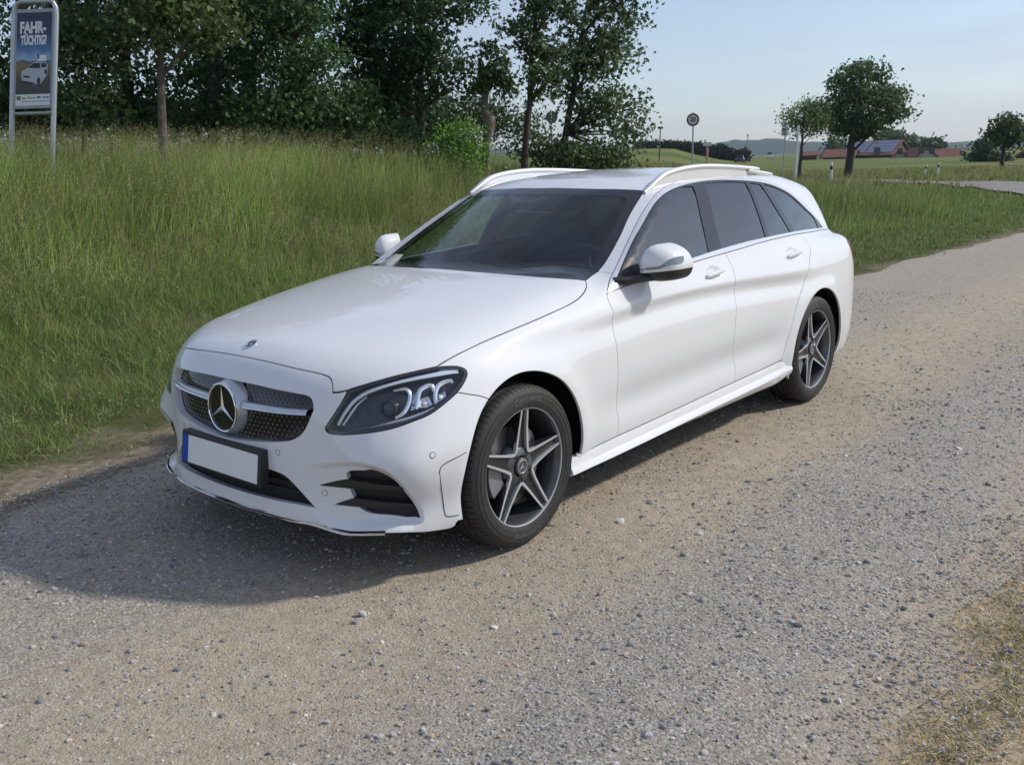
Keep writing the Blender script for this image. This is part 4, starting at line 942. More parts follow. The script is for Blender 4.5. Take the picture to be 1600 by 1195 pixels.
# ---------------------------------------------------------------- wheels
def make_wheel():
    root = empty('wheel'); N_ = 240; V = []; F = []
    half = [(.238, .098), (.244, .106), (.256, .1105), (.272, .1125), (.290, .1115), (.306, .107), (.318, .099), (.325, .0915), (.3290, .084), (.3315, .074), (.3325, .064), (.3330, .0595), (.3258, .0585), (.3258, .0505), (.3335, .0495), (.3338, .030), (.3340, .0235), (.3265, .0225), (.3265, .0145), (.3343, .0135), (.3345, .0)]
    pr = half+[(r, -y) for r, y in half[-2::-1]]
    fr_ = [0., .03, .05, .13, .15, .55]; NB = 78; N_ = NB*len(fr_)
    for j, (r, y) in enumerate(pr):
        for b in range(NB):
            for e, f in enumerate(fr_):
                a = 2*math.pi*(b+f+(y*9 if abs(y) < .0 else 0))/NB; rr = r
                if r > .322 and abs(y) > .060 and e in (2, 3): rr = r-.0055
                V.append((rr*math.cos(a), y, rr*math.sin(a)))
    for i in range(len(pr)-1):
        for k in range(N_): a, b = i*N_+k, i*N_+(k+1) % N_; F.append((a, a+N_, b+N_, b))
    ty = mesh_obj('tyre', V, F, M['rubber'], root); auto_smooth(ty, 32)
    for r0, y0 in ((.300, .1098), (.262, .1116), (.282, .1128)):   # moulded rings of the sidewall
        q = MB(); q.tube([(r0*math.cos(t), y0, r0*math.sin(t)) for t in np.linspace(0, 2*math.pi, 97)], .0011, 5, caps=False); q.build('sidewall_ring', M['rubber'], ty)
    # moulded lettering
    cu = bpy.data.curves.new('t', 'FONT'); cu.body = 'Continental'; cu.size = .037; cu.extrude = .0008; cu.align_x = 'CENTER'; cu.resolution_u = 2; cu.offset = .0006
    to = bpy.data.objects.new('t', cu); COL.objects.link(to); dg = bpy.context.evaluated_depsgraph_get(); tm = bpy.data.meshes.new_from_object(to.evaluated_get(dg)); bpy.data.objects.remove(to)
    co = np.zeros(len(tm.vertices)*3); tm.vertices.foreach_get('co', co); co = co.reshape(-1, 3)
    Ft = [tuple(p.vertices) for p in tm.polygons]
    for a0 in (math.radians(93), math.radians(273)):
        r = .270+co[:, 1]; th = a0-(-co[:, 0])/.285   # reads outward, car facing left in view
        Vt = np.stack([-r*np.cos(math.pi-th), .1122+co[:, 2]-.0002*0, r*np.sin(math.pi-th)], 1)
        Vt = np.stack([r*np.cos(th), .1131+co[:, 2]-np.maximum(r-.280, 0)*.10, r*np.sin(th)], 1)
        mesh_obj('sidewall_lettering', Vt, Ft, mat('moulded_letters', (.085, .085, .087), .55), ty)
    bpy.data.meshes.remove(tm)
    q = MB(); q.lathe([(.2475, .094), (.2475, .1015), (.243, .1035), (.2385, .1015), (.2375, .096)], 96); rim = auto_smooth(q.build('rim', M['rim_cut'], root), 50)
    q = MB(); q.lathe([(.2375, .096), (.232, .088), (.224, .060), (.216, .015), (.214, -.07), (.222, -.098)], 72); auto_smooth(q.build('barrel', M['rim_dark'], rim), 50)
    q = MB(); q.lathe([(.10, .030), (.085, .062), (.070, .074), (.045, .078), (.040, .070)], 48); auto_smooth(q.build('hub', M['rim_dark'], rim), 40)
    yf = lambda r: .080+.014*(r/.235)**2
    for k in range(5):
        a0 = math.radians(93+72*k); er = np.array([math.cos(a0), 0, math.sin(a0)]); et = np.array([-math.sin(a0), 0, math.cos(a0)])
        def pt(r, t, y): return er*r+et*t+np.array([0, y, 0])
        secs = []
        for r, w in ((.040, .026), (.075, .036), (.11, .034), (.16, .029), (.20, .0255), (.236, .0225)):
            y = yf(r); secs.append([pt(r, -w, y-.050), pt(r, -w-.002, y-.012), pt(r, -w, y+.001), pt(r, -w+.010, y-.012), pt(r, w-.010, y-.012), pt(r, w, y+.001), pt(r, w+.002, y-.012), pt(r, w, y-.050)])
        Vs = [p for s_ in secs for p in s_]; Fs = [(i*8+j, i*8+(j+1) % 8, (i+1)*8+(j+1) % 8, (i+1)*8+j) for i in range(len(secs)-1) for j in range(8)]
        sp = mesh_obj('spoke', Vs, Fs, M['spoke_dark'], rim); auto_smooth(sp, 30)
        for sg in (1, -1):   # machined bright edges that fold into the neighbouring spoke
            a1 = math.radians(36)*sg
            path = [(.237, .0225*sg, .0045), (.16, .029*sg, .0045), (.105, .0345*sg, .0045)]
            P = [pt(r, t-.0045*sg, yf(r)+.002) for r, t, _ in path]
            P += [pt(.080*math.cos(a1*.72), .080*math.sin(a1*.72), yf(.08)+.002), pt(.069*math.cos(a1), .069*math.sin(a1), yf(.07)+.001)]
            wv = [.0042, .0046, .0052, .0058, .0062]; Vb = []
            for i, p in enumerate(P):
                t = P[min(i+1, 4)]-P[max(i-1, 0)]; t /= np.linalg.norm(t); w = np.cross(t, [0, 1., 0])
                Vb += [p-w*wv[i]-[0, .014, 0], p-w*wv[i], p+w*wv[i], p+w*wv[i]-[0, .014, 0]]
            Fb = [(i*4+j, i*4+j+1, (i+1)*4+j+1, (i+1)*4+j) for i in range(4) for j in range(3)]
            mesh_obj('spoke_edge', Vb, Fb, M['rim_cut'], sp)
        b = pt(.056*math.cos(math.radians(36)), .056*math.sin(math.radians(36)), .062); q = MB(); q.lathe([(.009, 0), (.009, .012), (.006, .016), (.0001, .016)], 12, c=b); q.build('wheel_bolt', M['steel'], rim)
    F4 = disc_frame((0, .083, 0), (0, 1, 0))
    q = MB(); lathe_m(q, [(.037, -.02), (.037, .001), (.034, .003), (.0275, .0035), (.0265, .0015), (.0001, .0018)], F4, 40); cap = auto_smooth(q.build('hub_cap', mat('hub_cap', (.14, .145, .15), .25, .7), rim), 30)
    q = MB(); ring(q, .026, .0285, 0, .004, F4, 36); auto_smooth(q.build('cap_ring', M['rim_cut'], cap), 40)
    q = MB(); star(q, .026, .003, F4, .002, .17); q.build('cap_star', M['chrome'], cap)
    q = MB(); q.lathe([(.168, .020), (.168, .030), (.085, .030), (.083, .045), (.05, .045)], 64); bd = auto_smooth(q.build('brake_disc', M['steel'], root), 40)
    q = MB(); q.lathe([(.0, -.02), (.19, -.02), (.215, -.05)], 40); q.build('brake_shield', M['dark_void'], root)
    V = []; 
    for t in np.linspace(math.radians(-32), math.radians(32), 9):
        for r, y in ((.105, .032), (.105, .062), (.18, .062), (.182, .0), (.105, .0)): V.append((r*math.cos(t), y, r*math.sin(t)))
    F = [(i*5+j, i*5+(j+1) % 5, (i+1)*5+(j+1) % 5, (i+1)*5+j) for i in range(8) for j in range(5)]+[(0, 1, 2, 3, 4), (44, 43, 42, 41, 40)]
    mesh_obj('brake_caliper', V, F, mat('caliper_grey', (.28, .28, .29), .45, .5), root)
    return root
w0 = make_wheel()
for i, (x, y, rot) in enumerate(((0, .785, 0), (-2.84, .772, 22), (0, -.785, 40), (-2.84, -.772, 5))):
    w = w0 if i == 0 else copy_tree(w0)
    w.parent = car; w.location = (x, y, .3305)
    w.rotation_euler = (0, math.radians(rot), 0) if y > 0 else (0, math.radians(rot), math.pi)
    if i == 0: w.rotation_euler = (0, 0, math.radians(0.6))
# wheel housings, underbody, cabin
for cx in (0, -2.84):
    R0 = .392; t = np.radians(np.linspace(-22, 202, 40)); arc_ = np.stack([cx+R0*np.cos(t)*.97, .333+R0*np.sin(t)*.995], 1); rim_y = yhit(arc_)[:, 1]-.016
    for sg in (1, -1):
        V = [(p[0], y*sg, p[1]) for p, y in zip(arc_, rim_y)]+[(p[0], .50*sg, p[1]) for p in arc_]+[(cx, .50*sg, .335)]
        n = len(t); F = [(i, i+1, n+i+1, n+i) for i in range(n-1)]+[(n+i, n+i+1, 2*n) for i in range(n-1)]
        mesh_obj('wheel_housing', V, F, M['dark_void'], car, True)
q = MB()
for x0, x1, w in ((.70, .56, .48), (.56, .36, .66), (.36, -.36, .50), (-.36, -2.47, .80), (-2.47, -3.21, .50), (-3.21, -3.70, .66)): q.box(((x0+x1)/2, 0, .235), (abs(x1-x0), 2*w, .06))
q.build('underbody', M['dark_void'], car)
q = MB(); q.box((.45, 0, .45), (.03, 1.1, .45)); q.build('radiator', M['dark_void'], car)
q = MB(); q.box((-.60, 0, .55), (.04, 1.5, .75)); q.build('bulkhead', M['dark_void'], car)
# dashboard, steering wheel, seats
q = MB(); ys_ = np.linspace(-.70, .70, 29); pr = []
V = []
for y in ys_:
    b = .035*math.exp(-((y-.37)/.20)**2); sw = .16*(y/.7)**2
    for x, z in ((-.56, .985), (-.72, 1.000+b*.3), (-.90, 1.005+b), (-1.02, .985+b), (-1.06, .93+b*.3), (-1.06, .70)): V.append((x-sw*(.6 if x > -.9 else .1), y, z-.02))
F = [(i*6+k, (i+1)*6+k, (i+1)*6+k+1, i*6+k+1) for i in range(28) for k in range(5)]
auto_smooth(mesh_obj('dashboard', V, F, M['interior_dash'], car), 50)
st = Matrix.Translation((-1.20, .37, .93)) @ Matrix.Rotation(math.radians(-65), 4, 'Y')
q = MB(); q.tube([st @ Vector((.185*math.cos(t), .185*math.sin(t), 0)) for t in np.linspace(0, 2*math.pi, 41)], .016, 8, caps=False); sw_ = auto_smooth(q.build('steering_wheel', M['interior'], car))
q = MB()
for a in (0, math.pi, -math.pi/2): q.tube([st @ Vector((0, 0, -.02)), st @ Vector((.18*math.cos(a+math.pi/2), .18*math.sin(a+math.pi/2), 0))], .018, 6)
q.prism([(-.07, -.06), (.07, -.06), (.07, .06), (-.07, .06)], -.03, .01, st); q.build('steering_hub', M['interior'], sw_)
def seat(x, y, w, z0=.45):
    q = MB()
    V = []; F = []
    secs = [(x+.28, z0+.10, .10), (x+.02, z0+.12, .12), (x-.20, z0+.12, .12)]
    q.box((x+.03, y, z0+.06), (.50, w, .15)); s_ = q.build('seat', M['interior'], car); bv = s_.modifiers.new('b', 'BEVEL'); bv.width = .05; bv.segments = 3
    q = MB(); mt_ = Matrix.Translation((x-.28, y, z0+.42)) @ Matrix.Rotation(math.radians(-14), 4, 'Y')
    o = [(-.5*w, -.32), (.5*w, -.32), (.48*w, .2), (.36*w, .32), (-.36*w, .32), (-.48*w, .2)]
    q.prism([(a, b) for a, b in o], -.07, .06, mt_ @ Matrix.Rotation(math.pi/2, 4, 'Z') @ Matrix.Rotation(math.pi/2, 4, 'X')); b_ = q.build('seat_back', M['interior'], s_); bv = b_.modifiers.new('b', 'BEVEL'); bv.width = .035; bv.segments = 3
    q = MB(); q.prism([(-.13, -.09), (.13, -.09), (.12, .08), (.08, .11), (-.08, .11), (-.12, .08)], -.05, .04, Matrix.Translation((x-.38, y, z0+.86)) @ Matrix.Rotation(math.radians(-10), 4, 'Y') @ Matrix.Rotation(math.pi/2, 4, 'Z') @ Matrix.Rotation(math.pi/2, 4, 'X')); h_ = q.build('headrest', M['interior'], s_); bv = h_.modifiers.new('b', 'BEVEL'); bv.width = .025; bv.segments = 3
for x, y, w in ((-1.58, .37, .50), (-1.58, -.37, .50), (-2.42, .40, .54), (-2.42, -.40, .54)): seat(x, y, w)
q = MB(); q.box((-1.9, 0, .40), (2.9, 1.45, .04)); q.build('cabin_floor', M['interior'], car)
# sensor housing and mirror behind the windscreen
Pm = thit([(-1.20, 0.)])[0]
q = MB(); q.prism([(-.20, .06), (.20, .06), (.16, -.04), (.06, -.13), (-.06, -.13), (-.16, -.04)], -.05, -.006, disc_frame(thit([(-1.20, 0)])[0]-np.array([0, 0, .01]), grad(thit([(-1.20, 0)]))[0], (-1, 0, .5))); q.build('sensor_housing', M['black_plastic'], car)
q = MB(); q.prism([(-.12, -.03), (.12, -.03), (.115, .03), (-.115, .03)], -.02, .01, disc_frame((-1.19, 0, 1.285), (1, .0, .1))); rm = q.build('rear_view_mirror', M['black_gloss'], car)
# ============================================================ vegetation
def attr_mat(name, rough=.7, translucent=.0, spec=.25, gain=1.0):
    m = mat(name, rough=rough, spec=spec); nt = m.node_tree; b = nt.nodes['Principled BSDF']; a = nt.nodes.new('ShaderNodeAttribute'); a.attribute_name = 'col'
    nt.links.new(a.outputs['Color'], b.inputs['Base Color'])
    if translucent:
        o = nt.nodes['Material Output']; tr = nt.nodes.new('ShaderNodeBsdfTranslucent'); mx = nt.nodes.new('ShaderNodeMixShader'); mx.inputs[0].default_value = translucent
        nt.links.new(a.outputs['Color'], tr.inputs['Color']); nt.links.new(b.outputs['BSDF'], mx.inputs[1]); nt.links.new(tr.outputs['BSDF'], mx.inputs[2]); nt.links.new(mx.outputs['Shader'], o.inputs['Surface'])
    return m
M['grass'] = attr_mat('grass_blades', .6, .35); M['leaf'] = attr_mat('leaves', .5, .42, .3); M['stone'] = attr_mat('pebbles', .85, 0, .3)
M['bark'] = mat('bark', (.075, .062, .048), .9, vary=.5, scale=14, bump=.8, dist=.02); M['bark_pale'] = mat('weathered_wood', (.17, .14, .115), .9, vary=.5, scale=9, bump=1., dist=.03)
def col_attr(o, C_):
    a = o.data.color_attributes.new('col', 'FLOAT_COLOR', 'POINT'); C4 = np.ones((len(C_), 4), np.float32); C4[:, :3] = C_; a.data.foreach_set('color', C4.ravel())
def in_view(P, mu=260, mv=160):
    q = (P-CAM) @ RC.T; z = np.maximum(q[:, 2], .05); u = IW/2+FPX*q[:, 0]/z; v = IH/2+FPX*q[:, 1]/z
    return (q[:, 2] > .1) & (u > -mu) & (u < IW+mu) & (v > -mv) & (v < IH+mv)
def palette(n, cols, w=None, jit=.18, cj=.05):
    c = np.array(cols)[NP.choice(len(cols), n, p=w)]; return np.clip(c*(1+NP.normal(0, jit, (n, 1))+NP.normal(0, cj, (n, 3))), .003, 1)
def blades(P, h, w, lean, cols, tip=None, bend=1.0, wind=None):
    """n grass blades as bent ribbons of three quads"""
    n = len(P); a = NP.uniform(0, 2*np.pi, n); ld = np.stack([np.cos(a), np.sin(a), 0*a], 1)
    if wind is not None: ld = ld*.8+np.array(wind); 
    f = NP.uniform(0, 2*np.pi, n); sd = np.stack([np.cos(f), np.sin(f), 0*f], 1)
    lv = np.array([0, .36, .72, 1.0]); wf = np.array([1, .85, .5, .06]); V = np.zeros((n, 4, 2, 3))
    for k in range(4):
        t = lv[k]; c = P+np.array([0, 0, 1.])*(h*t*(1-.25*lean*bend*t))[:, None]+ld*(h*lean*t**1.8)[:, None]
        V[:, k, 0] = c-sd*(w*wf[k]/2)[:, None]; V[:, k, 1] = c+sd*(w*wf[k]/2)[:, None]
    b = np.arange(n)[:, None, None]*8; k = np.arange(3)[None, :, None]*2; F = (b+k+np.array([0, 1, 3, 2])[None, None]).reshape(-1, 4)
    tipc = cols if tip is None else cols*.55+tip*.45
    C_ = np.stack([cols*.92, cols, cols*.5+tipc*.5, tipc], 1)[:, :, None, :].repeat(2, 2).reshape(-1, 3)
    return V.reshape(-1, 3), F, C_, ld
def seedheads(P, h, lean, cols, m=9, L=.13, wd=.016, wind=None):
    V, F, C_, ld = blades(P, h, np.full(len(P), .0028), lean, cols*.0+np.array([.16, .15, .06]), None, 1.0, wind)
    n = len(P); t = NP.uniform(0, 1, (n, m)); sp = np.sin(np.pi*np.clip(t*.9+.08, 0, 1))
    tt = 1-t*L/np.maximum(h[:, None], .1); c = P[:, None]+np.array([0, 0, 1.])*(h[:, None]*tt*(1-.25*lean[:, None]*tt))[..., None]+ld[:, None]*(h[:, None]*lean[:, None]*tt**1.8)[..., None]
    d = NP.normal(0, 1, (n, m, 3))*np.array([1, 1, .5]); c = c+d*(wd*sp)[..., None]*.6
    e = NP.normal(0, 1, (n, m, 3)); e[..., 2] = np.abs(e[..., 2])+1.2; e /= np.linalg.norm(e, axis=-1, keepdims=True); s = np.cross(e, NP.normal(0, 1, (n, m, 3))); s /= np.linalg.norm(s, axis=-1, keepdims=True)
    l = NP.uniform(.010, .020, (n, m, 1)); q = NP.uniform(.003, .006, (n, m, 1))
    V2 = np.stack([c-e*l/2, c+s*q/2, c+e*l/2, c-s*q/2], 2).reshape(-1, 3); F2 = np.arange(len(V2)).reshape(-1, 4)+len(V)
    C2 = np.repeat(np.clip(cols[:, None]*(1+NP.normal(0, .12, (n, m, 1))), 0, 1).reshape(-1, 3), 4, 0)
    return np.vstack([V, V2]), np.vstack([F, F2]), np.vstack([C_, C2])
def scatter(x0, x1, y0, y1, dens, fn=None, view=True):
    n = int(dens*(x1-x0)*(y1-y0)); x = NP.uniform(x0, x1, n); y = NP.uniform(y0, y1, n)
    if fn is not None: k = NP.uniform(0, 1, n) < fn(x, y); x, y = x[k], y[k]
    P = np.stack([x, y, HT(x, y)-.015], 1)
    if view: P = P[in_view(P)]
    return P
def join(parts):
    V = []; F = []; C_ = []; b = 0
    for v, f, c in parts: V.append(v); F.append(f+b); C_.append(c); b += len(v)
    return np.vstack(V), np.vstack(F), np.vstack(C_)
def stuff(name, parts, mt, label, cat):
    V, F, C_ = join(parts); o = mesh_obj(name, V, F, mt, None, False, label=label, cat=cat, kind='stuff'); col_attr(o, C_); return o
GREENS = [(.131, .231, .046), (.177, .277, .062), (.223, .308, .089), (.101, .177, .040), (.277, .316, .101)]
STRAW = [(.450, .375, .200), (.375, .325, .163), (.525, .450, .263), (.338, .312, .138)]
WIND = (-.25, .45, 0)
# ---- short verge between the track and the bank
EL = lambda x: EDGE_L(x)
def verge_d(x, y):
    d = EL(x)-y; return np.clip(_sst(-.25, .55, d)*.95+.05, 0, 1)*np.clip(.25+1.3*vnoise(x, y, .45, 41), 0, 1)*(y < EL(x)+.22)*np.where((d < .8) & (vnoise(x, y, .45, 77) < .45), .12, 1.)*np.where(d < .25, (vnoise(x, y, .3, 78) > .5)*1., 1.)
P = scatter(-9, 4.5, -6.2, -1.0, 1900, verge_d); n = len(P); d = EL(P[:, 0])-P[:, 1]
h = (.034+.05*_sst(.2, 3.5, d)+.07*vnoise(P[:, 0], P[:, 1], .5, 8)*_sst(.2, 1.5, d))*NP.uniform(.5, 1.5, n)+.10*_sst(2.6, 4.3, d)*NP.uniform(.3, 1.3, n)
g1 = blades(P, h, NP.uniform(.003, .006, n), NP.uniform(.3, 1.1, n), palette(n, GREENS+[(.324, .297, .135)], [.25, .25, .17, .16, .10, .07]), palette(n, STRAW))[:3]
P = scatter(-9, 4.5, -6.0, -1.7, 420, lambda x, y: (vnoise(x, y, .55, 61) > .52)*.9*_sst(.3, .9, EL(x)-y)); n = len(P); P[:, 2] += NP.uniform(.02, .07, n)   # clover and plantain leaves
a = NP.uniform(0, 2*np.pi, n); s = NP.uniform(.009, .023, n)[:, None]; e = np.stack([np.cos(a), np.sin(a), NP.normal(0, .35, n)], 1)*s; f = np.cross(e, [0, 0, 1.])*.45+np.stack([0*a, 0*a, NP.normal(0, .2, n)], 1)*s
V = np.stack([P-e*.2, P+e*.45+f, P+e, P+e*.45-f], 1).reshape(-1, 3); g2 = (V, np.arange(len(V)).reshape(-1, 4), np.repeat(palette(n, [(.176, .257, .095), (.270, .338, .162), (.121, .189, .061)], None, .2), 4, 0))
stuff('verge_grass', [g1, g2], M['grass'], 'short grass and clover along the left edge of the track', 'grass')
# ---- tall grass on the bank
def tall_fn(x, y): return np.clip(.55+.9*vnoise(x, y, 1.1, 12), 0, 1)*_sst(2.7, 4.2, EL(x)-y+.8*(vnoise(x, y, 1.2, 5)-.5))
parts = []
P = scatter(-9, 4.5, -13.5, -4.0, 900, lambda x, y: tall_fn(x, y)*np.clip(8/np.hypot(x-2.7, y-3.2), .35, 1)); n = len(P); d = EL(P[:, 0])-P[:, 1]
tv = vnoise(P[:, 0], P[:, 1], 1.6, 33)
h = (.22+.42*_sst(3., 7.5, d))*NP.uniform(.55, 1.25, n)*(.75+.5*tv); GT = palette(n, GREENS+[(.338, .338, .121), (.405, .378, .176)], [.18, .20, .18, .10, .12, .12, .10])
parts.append(blades(P, h, NP.uniform(.004, .009, n), NP.uniform(.15, .75, n), GT*(.65+.8*vnoise(P[:, 0], P[:, 1], .9, 14))[:, None]*np.array([1, 1.12, .9])*(1+.40*_sst(4.5, 8.5, d))[:, None], palette(n, STRAW), 1., WIND)[:3])
P = scatter(-9, 4.5, -13.5, -4.4, 260, lambda x, y: tall_fn(x, y)*np.clip(.3+1.2*vnoise(x, y, 1.4, 18), 0, 1)); n = len(P); d = EL(P[:, 0])-P[:, 1]
HEAD = [(.46, .45, .22), (.38, .40, .17), (.52, .49, .28), (.40, .33, .22), (.30, .34, .12)]
parts.append(seedheads(P, (.36+.36*_sst(3., 7.5, d))*NP.uniform(.65, 1.15, n), NP.uniform(.1, .55, n), palette(n, HEAD)*(.75+.6*vnoise(P[:, 0], P[:, 1], .8, 24))[:, None]*np.where((vnoise(P[:, 0], P[:, 1], 1.2, 25) > .62) & (P[:, 1] > -8), 1, 0)[:, None]*np.array([.10, -.12, .05])+palette(n, HEAD)*(.75+.6*vnoise(P[:, 0], P[:, 1], .8, 24))[:, None], 13, .18, .028, WIND))
stuff('tall_bank_grass', parts, M['grass'], 'tall flowering grass covering the bank on the left', 'grass')
# ---- meadow behind and right of the car
def mead_fn(x, y): return np.clip(.4+1.0*vnoise(x, y, 1.3, 12), 0, 1)*_sst(.0, 1.0, -.75-.3*vnoise(x, 0*x, .7, 21)-y)*np.clip(14/np.hypot(x-2.7, y-3.2), .10, 1)
def not_path(x, y):
    dd = np.min(np.linalg.norm(np.stack([x, y], -1)[:, None]-PATH_C[None], axis=2)-PATH_W[None]*1.05, axis=1); return dd > 0
P = scatter(-34, -8.5, -26, -.8, 150, mead_fn); P = P[not_path(P[:, 0], P[:, 1])]; n = len(P); d = -1.1-P[:, 1]; q = np.hypot(P[:, 0]-2.7, P[:, 1]-3.2)
h = (.07+.34*_sst(.7, 4.5, d))*NP.uniform(.5, 1.3, n)*(.7+.5*vnoise(P[:, 0], P[:, 1], 2.5, 3))*(1-.55*_sst(-20, -30, P[:, 0])*_sst(-16, -9, P[:, 1])); k = vnoise(P[:, 0], P[:, 1], 3., 17)[:, None]
k = k*0+.5*k+.5*vnoise(P[:, 0], P[:, 1], 1.0, 19)[:, None]
parts = [blades(P, h, NP.uniform(.012, .019, n)*np.clip(q/16, 1, 2.2), NP.uniform(.1, .6, n), palette(n, GREENS+[(.324, .324, .115)], [.22, .24, .20, .14, .12, .08])*(.8+.45*k), palette(n, STRAW), 1., WIND)[:3]]
P = scatter(-34, -8.5, -26, -3.0, 26, lambda x, y: np.clip(.2+1.3*vnoise(x, y, 2.0, 18), 0, 1)*_sst(3, 7, -y)); P = P[not_path(P[:, 0], P[:, 1])]; n = len(P)
parts.append(seedheads(P, NP.uniform(.4, .75, n), NP.uniform(.1, .45, n), palette(n, HEAD), 9, .17, .03, WIND))
P = scatter(-75, -34, -60, 2, 15, lambda x, y: np.clip(.4+1.0*vnoise(x, y, 3., 12), 0, 1)); P = P[not_path(P[:, 0], P[:, 1])]; n = len(P)
parts.append(blades(P, NP.uniform(.12, .40, n), NP.uniform(.05, .09, n), NP.uniform(.1, .6, n), palette(n, [(.149, .209, .057), (.216, .250, .081), (.311, .297, .121)]), palette(n, STRAW), 1., WIND)[:3])
P = scatter(-36, -7.5, -3.4, -.7, 480, lambda x, y: _sst(-.05, .35, EDGE_L(x)-y)*np.clip(.35+1.2*vnoise(x, y, .8, 44), 0, 1)*np.clip(13/np.hypot(x-2.7, y-3.2), .12, 1)); n = len(P); q = np.hypot(P[:, 0]-2.7, P[:, 1]-3.2)
parts.append(blades(P, NP.uniform(.03, .11, n), NP.uniform(.007, .012, n)*np.clip(q/13, 1, 2.5), NP.uniform(.3, 1., n), palette(n, GREENS, None, .2)*.85, palette(n, STRAW))[:3])
stuff('meadow_grass', parts, M['grass'], 'green meadow grass stretching behind the car to the road', 'grass')
# ---- dry grass at the right edge of the track
def dry_fn(x, y): d = y-EDGE_R(x); return _sst(-.06, .30, d)*np.clip(.15+1.5*vnoise(x, y, .28, 51), 0, 1)
P = scatter(-3.0, 1.6, 2.1, 3.2, 11000, dry_fn); n = len(P); P[:, 2] += .005
parts = [blades(P, NP.uniform(.015, .055, n), NP.uniform(.003, .0055, n), NP.uniform(.5, 1.6, n), palette(n, STRAW+[(.13, .16, .045), (.17, .18, .065)], [.24, .2, .26, .14, .08, .08], .25)*1.2, palette(n, STRAW))[:3]]
P = scatter(-4, 2.2, 2.35, 3.6, 260, dry_fn); n = len(P); P[:, 2] += .012; a = NP.uniform(0, 6.28, n); e = np.stack([np.cos(a), np.sin(a), NP.normal(0, .12, n)], 1)*NP.uniform(.02, .06, n)[:, None]; f = np.cross(e, [0, 0, 1.]); f = f/np.linalg.norm(f, axis=1, keepdims=True)*.0016
V = np.stack([P-e-f, P+e-f, P+e+f, P-e+f], 1).reshape(-1, 3); parts.append((V, np.arange(len(V)).reshape(-1, 4), np.repeat(palette(n, STRAW), 4, 0)))
stuff('dry_verge_grass', parts, M['grass'], 'dry straw-coloured grass at the right edge of the track', 'grass')
# straws on the bare strip left of the car
P = scatter(-.5, 2.5, -2.2, -.9, 40); n = len(P); P[:, 2] += .022; a = NP.uniform(0, 6.28, n); e = np.stack([np.cos(a), np.sin(a), NP.normal(0, .06, n)], 1)*NP.uniform(.02, .09, n)[:, None]; f = np.cross(e, [0, 0, 1.]); f = f/np.linalg.norm(f, axis=1, keepdims=True)*.0028
V = np.stack([P-e-f, P+e-f, P+e+f, P-e+f], 1).reshape(-1, 3); stuff('loose_straw', [(V, np.arange(len(V)).reshape(-1, 4), np.repeat(palette(n, STRAW), 4, 0))], M['grass'], 'loose straws lying on the bare soil left of the car', 'straw')
# ---- pebbles on the track
def pebbles(P, s, cols, fine=False):
    if fine:   # rounder stones from a subdivided cube
        g = np.linspace(-1, 1, 4); vv = {}; VV = []; T = []
        def vid(p):
            k = tuple(np.round(p, 4))
            if k not in vv: vv[k] = len(VV); VV.append(p)
            return vv[k]
        for ax in range(3):
            for sg in (-1, 1):
                for i in range(3):
                    for j in range(3):
                        q = []
                        for a, b in ((i, j), (i+1, j), (i+1, j+1), (i, j+1)):
                            p = np.zeros(3); p[ax] = sg; p[(ax+1) % 3] = g[a]; p[(ax+2) % 3] = g[b]; q.append(vid(p))
                        q = q if sg > 0 else q[::-1]; T += [(q[0], q[1], q[2]), (q[0], q[2], q[3])]
        base = np.array(VV); base = base/np.linalg.norm(base, axis=1, keepdims=True)**.75*.5; T = np.array(T); jit = .05
    else:
        base = np.array([(-1, -1, -.6), (1, -1, -.6), (1, 1, -.6), (-1, 1, -.6), (-.7, -.7, .6), (.7, -.7, .6), (.7, .7, .6), (-.7, .7, .6), (0, 0, .75)])*.5
        F0 = np.array([(4, 5, 8, 8), (5, 6, 8, 8), (6, 7, 8, 8), (7, 4, 8, 8), (0, 1, 5, 4), (1, 2, 6, 5), (2, 3, 7, 6), (3, 0, 4, 7)]); T = np.concatenate([F0[:4, :3], F0[4:][:, [0, 1, 2]], F0[4:][:, [0, 2, 3]]]); jit = .10
    n = len(P); k = len(base); v = base[None]*(1+NP.normal(0, jit, (n, k, 1)))+NP.normal(0, jit*.4, (n, k, 3)); v = v*np.stack([NP.uniform(.8, 1.3, n), NP.uniform(.65, 1.0, n), NP.uniform(.45, .75, n)], 1)[:, None]*s[:, None, None]
    if fine:
        w = NP.normal(0, 1, (n, 3, 3)); v = v*(1+.16*np.sin(np.einsum('nij,nkj->nik', w, v/s[:, None, None]*2.2)).sum(1))[..., None]
    a = NP.uniform(0, 6.28, n); c, sn = np.cos(a)[:, None], np.sin(a)[:, None]; t = NP.normal(0, .25, n)[:, None]
    x, y, z = v[..., 0], v[..., 1], v[..., 2]; z = z+x*t; v = np.stack([x*c-y*sn, x*sn+y*c, z], -1)+P[:, None]
    return v.reshape(-1, 3), (np.arange(n)[:, None, None]*k+T[None]).reshape(-1, 3), np.repeat(cols, k, 0)
STN = [(.253, .253, .253), (.345, .333, .328), (.437, .425, .402), (.172, .178, .184), (.529, .506, .460), (.437, .345, .241), (.632, .598, .552)]
def peb_fn(x, y):
    g = .46+.54*np.exp(-((y-1.88)/.42)**2)+.75*_sst(.15, -.45, y)*_sst(-1.9, -.8, y)+.25*_sst(2.1, 2.4, y); return np.clip(g*(.25+1.2*vnoise(x, y, .35, 71)), 0, 1)
parts = []
